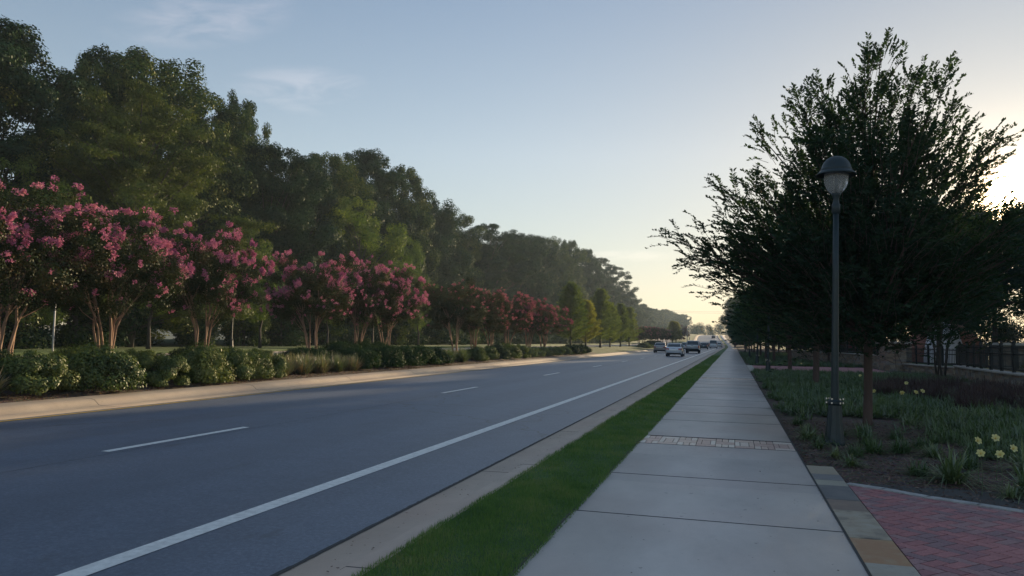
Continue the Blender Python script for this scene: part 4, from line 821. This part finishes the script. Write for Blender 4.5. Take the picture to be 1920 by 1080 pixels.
# loose chips on the mulch
rg = np.random.default_rng(9); n = 16000; P = np.stack([rg.uniform(.9, 5.5, n), 8.2+8*rg.random(n)**1.2, .1+rg.random(n)*.02], 1); k = P[:, 1] > np.interp(P[:, 0], ex, ey)+.1; k &= ~((P[:, 0] < 1.22) & (P[:, 1] < 10.35)); P = P[k]; n = len(P)
D = unit(n, rg); D[:, 2] *= .2; D = nrm(D); V, F = quads(P, D, nrm(np.array((0, 0, 1.))+.5*unit(n, rg)), rg.uniform(.02, .07, n), .35)
tag(npmesh('bark_mulch', V, F, LF['chips']), 'shredded bark mulch with loose chips in the near bed', 'mulch', kind='stuff')
n = 9000; P = np.stack([rg.uniform(-15.2, -14.42, n), rg.uniform(8, 45, n), np.zeros(n)], 1); P[:, 2] = np.interp(P[:, 0], [-15, -14.4], [.28, .18])+rg.random(n)*.02; D = unit(n, rg); D[:, 2] *= .2; V, F = quads(P, nrm(D), nrm(np.array((0, 0, 1.))+.5*unit(n, rg)), rg.uniform(.03, .09, n), .35)
tag(npmesh('pine_straw', V, F, leaf_mat('straw', [(.12, .07, .04), (.22, .13, .07), (.3, .2, .12)], 0., gloss=.0)), 'brown mulch and pine straw behind the median kerb', 'mulch', kind='stuff')
# fallen bits on the sidewalk
n = 130; P = np.stack([SX1-rg.random(n)**2*1.7, 4+9*rg.random(n), np.full(n, SZ+.004)], 1); V, F = quads(P, nrm(unit(n, rg)*np.array([1, 1, .05])), nrm(np.array((0, 0, 1.))+.1*unit(n, rg)), rg.uniform(.006, .024, n), .6)
tag(npmesh('leaf_litter', V, F, LF['chips']), 'tiny dry leaf bits scattered on the sidewalk slabs', 'litter', kind='stuff')
n = 260; P = np.stack([-2.60-rg.random(n)**2*.4, 3.5+22*rg.random(n)**1.3, np.full(n, .024)], 1); V, F = quads(P, nrm(unit(n, rg)*np.array([1, 1, .05])), nrm(np.array((0, 0, 1.))+.2*unit(n, rg)), rg.uniform(.01, .04, n), .5)
tag(npmesh('gutter_litter', V, F, LF['chips']), 'dry leaf bits and grit lying in the gutter beside the road', 'litter', kind='stuff')
# yellow flowers
def flower(name, seed):
    rg = np.random.default_rng(seed); root = empty(name); B().tube([(0, 0, 0), (.02, 0, .28), (.0, .01, .55)], [.005, .004, .004], 5).build('stem', LF['cover'], root); b = B(); c = Vector((0, .01, .56)); ax = Vector((-.15+rg.normal()*.3, -.8, .55)).normalized(); u = ax.cross(Vector((0, 0, 1))).normalized(); v_ = ax.cross(u)
    for k in range(6):
        a = k*math.pi/3+.2; d = (u*math.cos(a)+v_*math.sin(a)); s = (u*-math.sin(a)+v_*math.cos(a)); wd = .024 if k % 2 else .018; L = .062; pts = []
        for t, ww in ((0, .15), (.35, .8), (.65, 1.), (.88, .6), (1, .08)): q = c+ax*(.045*math.sin(t*2.0)-.0)+d*L*t; pts.append((q-s*wd*ww, q+s*wd*ww+ax*.004))
        vv = [p for pr in pts for p in pr]; b.add(vv, [(2*i, 2*i+1, 2*i+3, 2*i+2) for i in range(4)])
    b.build('petals', LF['petal'], root, True); st = B()
    for k in range(5): a = k*1.25; st.tube([c, c+ax*.05+(u*math.cos(a)+v_*math.sin(a))*.012], [.0015, .001], 3)
    st.build('stamens', plain('stamen', (.75, .45, .05), .6), root); return tag(root, '', 'flower')
FLW = [flower('yellow_lily', 1), flower('yellow_lily', 2)]
fl_ = [(2.77, 9.5, .71, 'topmost pale yellow lily bloom of the nearest group'), (2.95, 9.55, .60, 'rightmost pale yellow lily bloom of the nearest group'), (2.68, 9.05, .50, 'most open pale yellow bloom, lowest of the nearest group'), (2.50, 9.05, .47, 'half-turned yellow bloom at the lower left of the nearest group'), (2.62, 9.6, .66, 'small pale bloom left of the topmost one'),
 (4.2, 28.2, .62, 'lone yellow bloom between lamp pole and tree trunk'), (3.43, 17.6, .68, 'yellow bloom right of the large tree trunk'), (3.85, 17.8, .72, 'pale bloom at the right of the middle group'), (4.25, 21.3, .72, 'upper pale bloom of the middle group'), (3.2, 19.5, .55, 'low whitish bloom near the large tree trunk'), (3.7, 17.7, .70, 'small bloom just left of the pale one in the middle group'), (3.6, 44, .5, 'tiny yellow bloom beyond the second street tree')]
for i, (x, y, z, lab) in enumerate(fl_): place(FLW[i % 2], (x, y, max(.08, z-.57+.06)), .5*math.sin(i*2.), (.72, .72, .8) if y < 12 else (.85,)*3, lab, 'pale yellow lilies in the right-hand bed')
YB = bush('shrub', 67, 'gold', 1., 1.1, 2500, .08); place(YB, (14.4, 42.0, .3), 0, 1.1, 'yellow-green shrub behind the fence at the right edge')
hd = [(8.6, 66), (9.6, 58), (10.6, 52)]
for i, (x, y) in enumerate(((8.0, 71), (8.9, 66.5), (9.8, 62), (10.5, 58))): place(BU[2], (x, y, .75), i, (1.3, 1.9, .62), 'dark clipped hedge plant behind the left iron fence, %s nearest' % ords[3-i], 'hedge plants behind the left fence')

# verge grass
rg = np.random.default_rng(12); Vs = []; Fs = []; off = 0
for y0, y1, dens, L in ((3.6, 8, 9000, .045), (8, 14, 4200, .05), (14, 26, 1500, .055), (26, 50, 420, .06), (50, 90, 120, .07)):
    n = int(dens*(y1-y0)*.86*1.2); x = rg.uniform(-2.33, -1.36, n); y = rg.uniform(y0, y1, n); z = np.interp(x, [-2.3, -1.85, -1.39], [.123, .138, .116]); a = rg.random(n)*6.283; l = L*rg.uniform(.5, 1.3, n)*(.8+.35*np.sin(x*9+y*1.7)*np.sin(y*3.1+x*4)); t = rg.random(n)*.9; w_ = .0028*(1 if y1 < 15 else (2 if y1 < 30 else 4))
    h = np.stack([np.cos(a)*np.sin(t), np.sin(a)*np.sin(t), np.cos(t)], 1)*l[:, None]; s = np.stack([-np.sin(a), np.cos(a), 0*a], 1)*w_; P = np.stack([x, y, z], 1)
    Vs.append(np.stack([P-s, P+s, P+h], 1).reshape(-1, 3)); Fs.append(np.arange(3*n).reshape(-1, 3)+off); off += 3*n
tag(npmesh('grass', np.concatenate(Vs), np.concatenate(Fs), LF['lawn']), 'short mown grass strip between kerb and sidewalk', 'grass', kind='stuff')

# ================================================================== vehicles
def ring(y, hw, z0, z1, r=.12, top=None, n=4):
    tw = top if top is not None else hw; pts = []
    for cx_, cz, a0 in ((hw-r, z0+r, -90), (tw-r, z1-r, 0), (-tw+r, z1-r, 90), (-hw+r, z0+r, 180)):
        for k in range(n+1): a = R_(a0+90*k/n); pts.append((cx_+r*math.cos(a), y, cz+r*math.sin(a)))
    return pts
MV = dict(glass=plain('car_glass', (.025, .035, .04), .06, .0, var=.1, coat=1.), tyre=plain('tyre', (.02, .02, .02), .85), rim=plain('rim', (.45, .45, .47), .3, .8), black=plain('black_trim', (.015, .015, .017), .5), plate=plain('plate', (.5, .53, .58), .5), red=plain('tail_lamp', (.45, .02, .02), .2, coat=.6), bed=plain('bed_liner', (.04, .04, .04), .8))
def paint(name, c): return plain(name, c, .28, .25, var=.03, coat=.8)
def wheel(parent, x, y, r=.32, wd=.21):
    t = B(); t.lathe([(r*.62, -wd/2), (r*.95, -wd/2), (r, -wd*.36), (r, wd*.36), (r*.95, wd/2), (r*.62, wd/2)], 24); v = [(p[2]+x, p[0]+y, p[1]+r) for p in t.v]; t.v = v; o = t.build('wheel', MV['tyre'], parent, True)
    m = B(); m.lathe([(0, -wd*.30), (r*.60, -wd*.36), (r*.64, -wd*.48), (r*.64, wd*.48), (r*.60, wd*.36), (0, wd*.30)], 16); m.v = [(p[2]+x, p[0]+y, p[1]+r) for p in m.v]; m.build('rim', MV['rim'], o, True)
def car(name, pm, kind='sedan', cat='car'):
    """rear bumper at y=0, facing +y"""
    root = empty(name); hw = .89
    if kind == 'sedan': st = [(0, .74, .34, .78), (.05, .84, .26, .92), (.22, .88, .22, 1.02), (.55, .89, .2, 1.04), (1.1, .90, .2, .98), (2.4, .91, .2, .96), (3.5, .90, .2, .95), (4.2, .87, .22, .84), (4.55, .8, .26, .74), (4.72, .68, .32, .62)]; cab = [(.62, .70, 1.00), (1.25, .66, 1.40), (1.6, .64, 1.44), (2.4, .64, 1.43), (2.75, .66, 1.38), (3.55, .74, .96)]; wb = (.98, 3.72)
    elif kind == 'hatch': st = [(0, .76, .34, .8), (.05, .86, .26, .98), (.3, .88, .22, 1.02), (1.1, .89, .2, .98), (2.4, .89, .2, .96), (3.1, .88, .2, .92), (3.8, .82, .24, .78), (4.0, .68, .32, .62)]; cab = [(.10, .74, .98), (.45, .67, 1.38), (.9, .64, 1.48), (2.0, .64, 1.46), (2.35, .66, 1.4), (3.1, .74, .95)]; wb = (.75, 3.25)
    elif kind == 'van': st = [(0, .88, .4, 1.1), (.04, .96, .32, 1.22), (.3, .97, .3, 1.22), (3.4, .97, .3, 1.2), (4.3, .96, .3, 1.15), (4.9, .9, .34, .95), (5.1, .76, .4, .8)]; cab = [(.03, .94, 1.2), (.14, .86, 2.1), (.5, .84, 2.14), (3.3, .84, 2.1), (3.7, .82, 2.0), (4.4, .88, 1.15)]; wb = (1.1, 4.2)
    else: st = [(0, .90, .52, 1.14), (.03, .94, .48, 1.17), (.3, .96, .45, 1.17), (1.9, .96, .42, 1.17), (2.0, .96, .4, 1.16), (4.0, .96, .4, 1.12), (5.2, .92, .42, 1.08), (5.5, .8, .5, .9)]; cab = [(1.98, .82, 1.16), (2.12, .74, 1.72), (2.35, .73, 1.79), (3.4, .73, 1.78), (3.6, .74, 1.72), (4.25, .84, 1.14)]; wb = (1.3, 4.55)
    body = B().loft([ring(y, w_, a, c, .11, w_*.95) for y, w_, a, c in st]).build('body', pm, root, True)
    g = B().loft([ring(y, w_*1.13 if z > 1.15 else w_*1.1, 0.9 if kind != 'van' else 1.0, z-.02, .06, w_*.97) for y, w_, z in cab]).build('window', MV['glass'], root, True)
    zt = max(c[2] for c in cab); rf = [c for c in cab if c[2] > zt-.12]
    B().loft([ring(y, w_+.015, z-.07, z+.005, .034, w_-.04) for y, w_, z in rf]).build('roof', pm, root, True)
    pl = B()
    for s in (-1, 1):
        for i in range(len(cab)-1):
            (ya, wa, za), (yb, wb_, zb) = cab[i], cab[i+1]
            if i in (0, len(cab)-2): pl.tube([(s*wa*1.07, ya, max(za-.04, .95)), (s*(wb_+.01) if i == 0 else s*wb_*1.07, yb, zb-.03)], .045, 6)
    pl.build('pillars', pm, root, True)
    if kind == 'van':
        B().box((0, .6, 1.55), (1.84, .02, .02)).build('trim', pm, root); B().loft([ring(y, .935, 1.18, z, .08, .87) for y, z in ((.6, 2.1), (3.0, 2.1))]).build('side_panel', pm, root, True)
    zl = .80 if kind in ('sedan', 'hatch') else .88
    for s in (-1, 1):
        if kind == 'sedan': b = B().box((s*.66, .055, zl), (.34, .10, .14), s*.22)
        elif kind == 'hatch': b = B().box((s*.74, .06, zl+.05), (.18, .10, .26))
        elif kind == 'van': b = B().box((s*.9, .02, 1.15), (.10, .08, .5))
        else: b = B().box((s*.89, .0, .95), (.11, .06, .36))
        b.build('tail_light', MV['red'], root, bevel=.02)
        B().box((s*(hw+.12), 3.15 if kind != 'pickup' else 3.9, 1.02 if kind in ('sedan', 'hatch') else 1.25), (.2, .1, .14)).build('mirror', pm, root, bevel=.03)
    B().box((0, .0 if kind != 'sedan' else .025, .62 if kind == 'pickup' else .78), (.32, .02, .16)).build('number_plate', MV['plate'], root)
    if kind == 'pickup': B().box((0, -.08, .56), (1.82, .2, .22)).build('bumper', MV['black'], root, bevel=.03); B().box((0, -.004, 1.06), (.22, .02, .06)).build('tailgate_handle', MV['black'], root)
    else: B().box((0, .02, .33), (1.5, .14, .14)).build('bumper', MV['black'], root, bevel=.03)
    B().box((0, (wb[0]+wb[1])/2, .3), (1.5, wb[1]-wb[0]+.9, .16)).build('underbody', MV['black'], root)
    rw = .32 if kind in ('sedan', 'hatch') else .37
    for y in wb:
        for s in (-1, 1): wheel(root, s*(.80 if kind in ('sedan', 'hatch') else .84), y, rw)
    return tag(root, '', cat)
def put(o, x, y, lab, cat, rz=0.): o.location = (x, y, .055+zz(y)); o.rotation_euler = (0, 0, rz); o['label'] = lab; o['category'] = cat; o['group'] = 'vehicles driving away on the road'
put(car('sedan', paint('white_paint', (.66, .68, .72)), 'sedan'), -6.14, 82.5, 'white sedan seen from behind, nearest car on the road', 'car')
put(car('sedan', paint('tan_paint', (.33, .30, .29)), 'sedan'), -9.9, 107, 'tan-grey sedan in the left lane beside the grass median', 'car')
put(car('pickup_truck', paint('silver_paint', (.52, .54, .56)), 'pickup'), -5.55, 109, 'silver pickup truck with black bumper ahead of the white sedan', 'truck')
put(car('hatchback', paint('pale_green_paint', (.42, .46, .44)), 'hatch'), -8.9, 150, 'pale small car half hidden left of the pickup', 'car')
put(car('hatchback', paint('dark_paint', (.06, .07, .075)), 'hatch'), -6.2, 170, 'dark small car just right of the pickup', 'car')
put(car('sedan', paint('brown_paint', (.20, .12, .10)), 'sedan'), -7.9, 240, 'brown car between the dark small car and the white van', 'car')
put(car('van', paint('white_van_paint', (.70, .72, .76)), 'van'), -4.95, 204, 'tall white van farther up the right lane', 'van')
put(car('hatchback', paint('light_paint', (.55, .56, .58)), 'hatch'), -4.2, 245, 'light small car just right of the white van', 'car')
o = car('parked_car', paint('black_paint', (.03, .03, .035)), 'hatch'); put(o, -5.2+cx(385), 385, 'dark car farthest away where the road climbs and bends', 'car')

# traffic signals and wires at the far junction
def signal_wire(y, z, label):
    root = empty('traffic_signal', (cx(y), y, zz(y))); b = B(); pts = [(-16+24*t, 0, z-.7*math.sin(math.pi*t)) for t in np.linspace(0, 1, 9)]; b.tube(pts, .03, 4); b.build('span_wire', MV['black'], root)
    for x in (-16, 8): B().tube([(x, 0, 0), (x, 0, z+.6)], [.16, .11], 8).build('pole', MA['steel'], root)
    for x in (-10.5, -7, -3.5):
        t = (x+16)/24; zt = z-.7*math.sin(math.pi*t); B().box((x, 0, zt-.65), (.36, .3, 1.05)).box((x, 0, zt-.08), (.05, .05, .16)).build('signal_head', plain('signal_yellow', (.35, .25, .05), .6) if 'signal_yellow' not in bpy.data.materials else bpy.data.materials['signal_yellow'], root)
    return tag(root, label, 'traffic light')
signal_wire(300, 6.6, 'traffic lights hung on a wire across the road, nearer of the two'); signal_wire(345, 6.6, 'traffic lights hung on a wire across the road, farther of the two')
pw = empty('power_line', (cx(420), 420, zz(420)))
for x in (-40, 30): B().tube([(x, 0, 0), (x, 0, 15)], [.2, .13], 8).build('pole', MA['bark'], pw)
for dz in (0, .8): B().tube([(-40+70*t, 0, 14+dz-1.2*math.sin(math.pi*t)) for t in np.linspace(0, 1, 12)], .03, 4).build('cable', MV['black'], pw)
tag(pw, 'thin power cables strung across the road in the far distance', 'power line')
# far wood closing the view
rg = np.random.default_rng(33); k = 260; C = np.stack([rg.uniform(-75, 70, k), rg.uniform(560, 690, k), rg.uniform(1, 8.5, k)], 1); C[:, 2] += np.array([zz(c[1]) for c in C]); Q = rg.uniform(2.2, 4., k)
V, F = scatter(C, Q, 60000, rg, .55, .7, .8, centre=(0, 900, 0)); tag(npmesh('far_wood', V, F, LF['oak']), 'distant hazy wood closing the view at the end of the road', 'wood', kind='stuff')

# ================================================================== people
def person(name, label, skin, top_c, leg_c, hair_c, s=1., swing=.25, dress=False):
    root = empty(name)
    def sk(nm, pts, edges, rad, m, par, root_i=0):
        me = bpy.data.meshes.new(nm); me.from_pydata(pts, edges, []); o = link(nm, me, m, par); md = o.modifiers.new('skin', 'SKIN'); md.use_smooth_shade = True
        for i, r in enumerate(rad): me.skin_vertices[0].data[i].radius = (r, r) if not hasattr(r, '__len__') else r
        me.skin_vertices[0].data[root_i].use_root = True; sb = o.modifiers.new('sub', 'SUBSURF'); sb.levels = 1; sb.render_levels = 2; return o
    w_ = swing; P = [(0, 0, .93), (0, 0, 1.12), (0, 0, 1.38), (0, .0, 1.50), (0, .02, 1.60), (0, .02, 1.72)]; E = [(0, 1), (1, 2), (2, 3), (3, 4), (4, 5)]; Rr = [(.15, .11), (.13, .10), (.16, .11), .055, .085, .075]
    for sd in (-1, 1):
        n = len(P); P += [(sd*.10, 0, .88), (sd*.10, w_*sd*.55, .50), (sd*.10, w_*sd*1.0-.05*(sd > 0), .08), (sd*.11, w_*sd*1.0+.14, .035)]; E += [(0, n), (n, n+1), (n+1, n+2), (n+2, n+3)]; Rr += [.09, .058, .04, .032]
        n = len(P); P += [(sd*.19, 0, 1.40), (sd*.24, -.04*sd, 1.14), (sd*.24, -w_*sd*.6+.05, .92), (sd*.23, -w_*sd*.7+.07, .83)]; E += [(2, n), (n, n+1), (n+1, n+2), (n+2, n+3)]; Rr += [.055, .042, .032, .03]
        h = len(P)-1
        for q in range(5): P.append((sd*(.205+.014*q), P[h][1]+(.02 if q == 0 else .0)+.008*q, P[h][2]-(.05 if q == 0 else .085-.006*abs(q-2)))); E.append((h, len(P)-1)); Rr.append(.009)
    n = len(P); P.append((0, .115, 1.635)); E.append((4, n)); Rr.append(.012)
    sk('body', P, E, Rr, plain(name+'_skin', skin, .6), root)
    tp = [(0, 0, .92), (0, 0, 1.12), (0, 0, 1.38), (0, 0, 1.45)]; te = [(0, 1), (1, 2), (2, 3)]; tr = [(.17, .13), (.15, .12), (.175, .125), .07]
    for sd in (-1, 1): n = len(tp); tp += [(sd*.19, 0, 1.40), (sd*.235, -.04*sd, 1.18)]; te += [(2, n), (n, n+1)]; tr += [.068, .06]
    sk('shirt', tp, te, tr, plain(name+'_shirt', top_c, .8), root)
    if dress: B().lathe([(.15, .98), (.2, .8), (.27, .5), (.26, .5), (.14, .96)], 16).build('skirt', plain(name+'_skirt', top_c, .8), root, True)
    else:
        lp = [(0, 0, .95)]; le = []; lr = [(.165, .125)]
        for sd in (-1, 1): n = len(lp); lp += [(sd*.10, 0, .86), (sd*.10, w_*sd*.55, .48)]; le += [(0, n), (n, n+1)]; lr += [.10, .075]
        sk('shorts', lp, le, lr, plain(name+'_shorts', leg_c, .8), root)
    B().lathe([(.0, 1.82), (.05, 1.815), (.085, 1.78), (.102, 1.72), (.098, 1.66), (.07, 1.62), (.06, 1.62)], 16, (0, -.005, 0)).build('hair', plain(name+'_hair', hair_c, .7), root, True)
    root.scale = (s,)*3; return tag(root, label, 'person')
p = person('person', 'person in dark clothes walking far down the sidewalk', (.35, .2, .14), (.03, .03, .035), (.04, .04, .05), (.03, .02, .015)); p.location = (.44, 178, SZ+.0)
p = person('person', 'child in pink dress in front of the red playground posts', (.5, .32, .24), (.65, .10, .22), (.6, .1, .2), (.08, .05, .03), .8, .05, True); p.location = (9.9, 68, .62)
p = person('person', 'person in lavender shirt at the playground right of the big trunk', (.45, .3, .22), (.36, .33, .52), (.1, .1, .14), (.05, .03, .02), 1., .1); p.location = (12.5, 72, .4)

# ================================================================== haze
hz = B().box((-20, 515, 24), (840, 1190, 54)).build('haze', None); hz['kind'] = 'stuff'; hz.display_type = 'WIRE'
m = bpy.data.materials.new('haze_air'); m.use_nodes = True; t = m.node_tree; t.nodes.remove(t.nodes['Principled BSDF']); out = [n for n in t.nodes if n.type == 'OUTPUT_MATERIAL'][0]
pv = t.nodes.new('ShaderNodeVolumePrincipled'); pv.inputs['Color'].default_value = (.68, .84, 1.0, 1); pv.inputs['Density'].default_value = .00038; pv.inputs['Anisotropy'].default_value = .2; lk(t, pv.outputs[0], out.inputs['Volume'])
hz.data.materials.clear(); hz.data.materials.append(m)
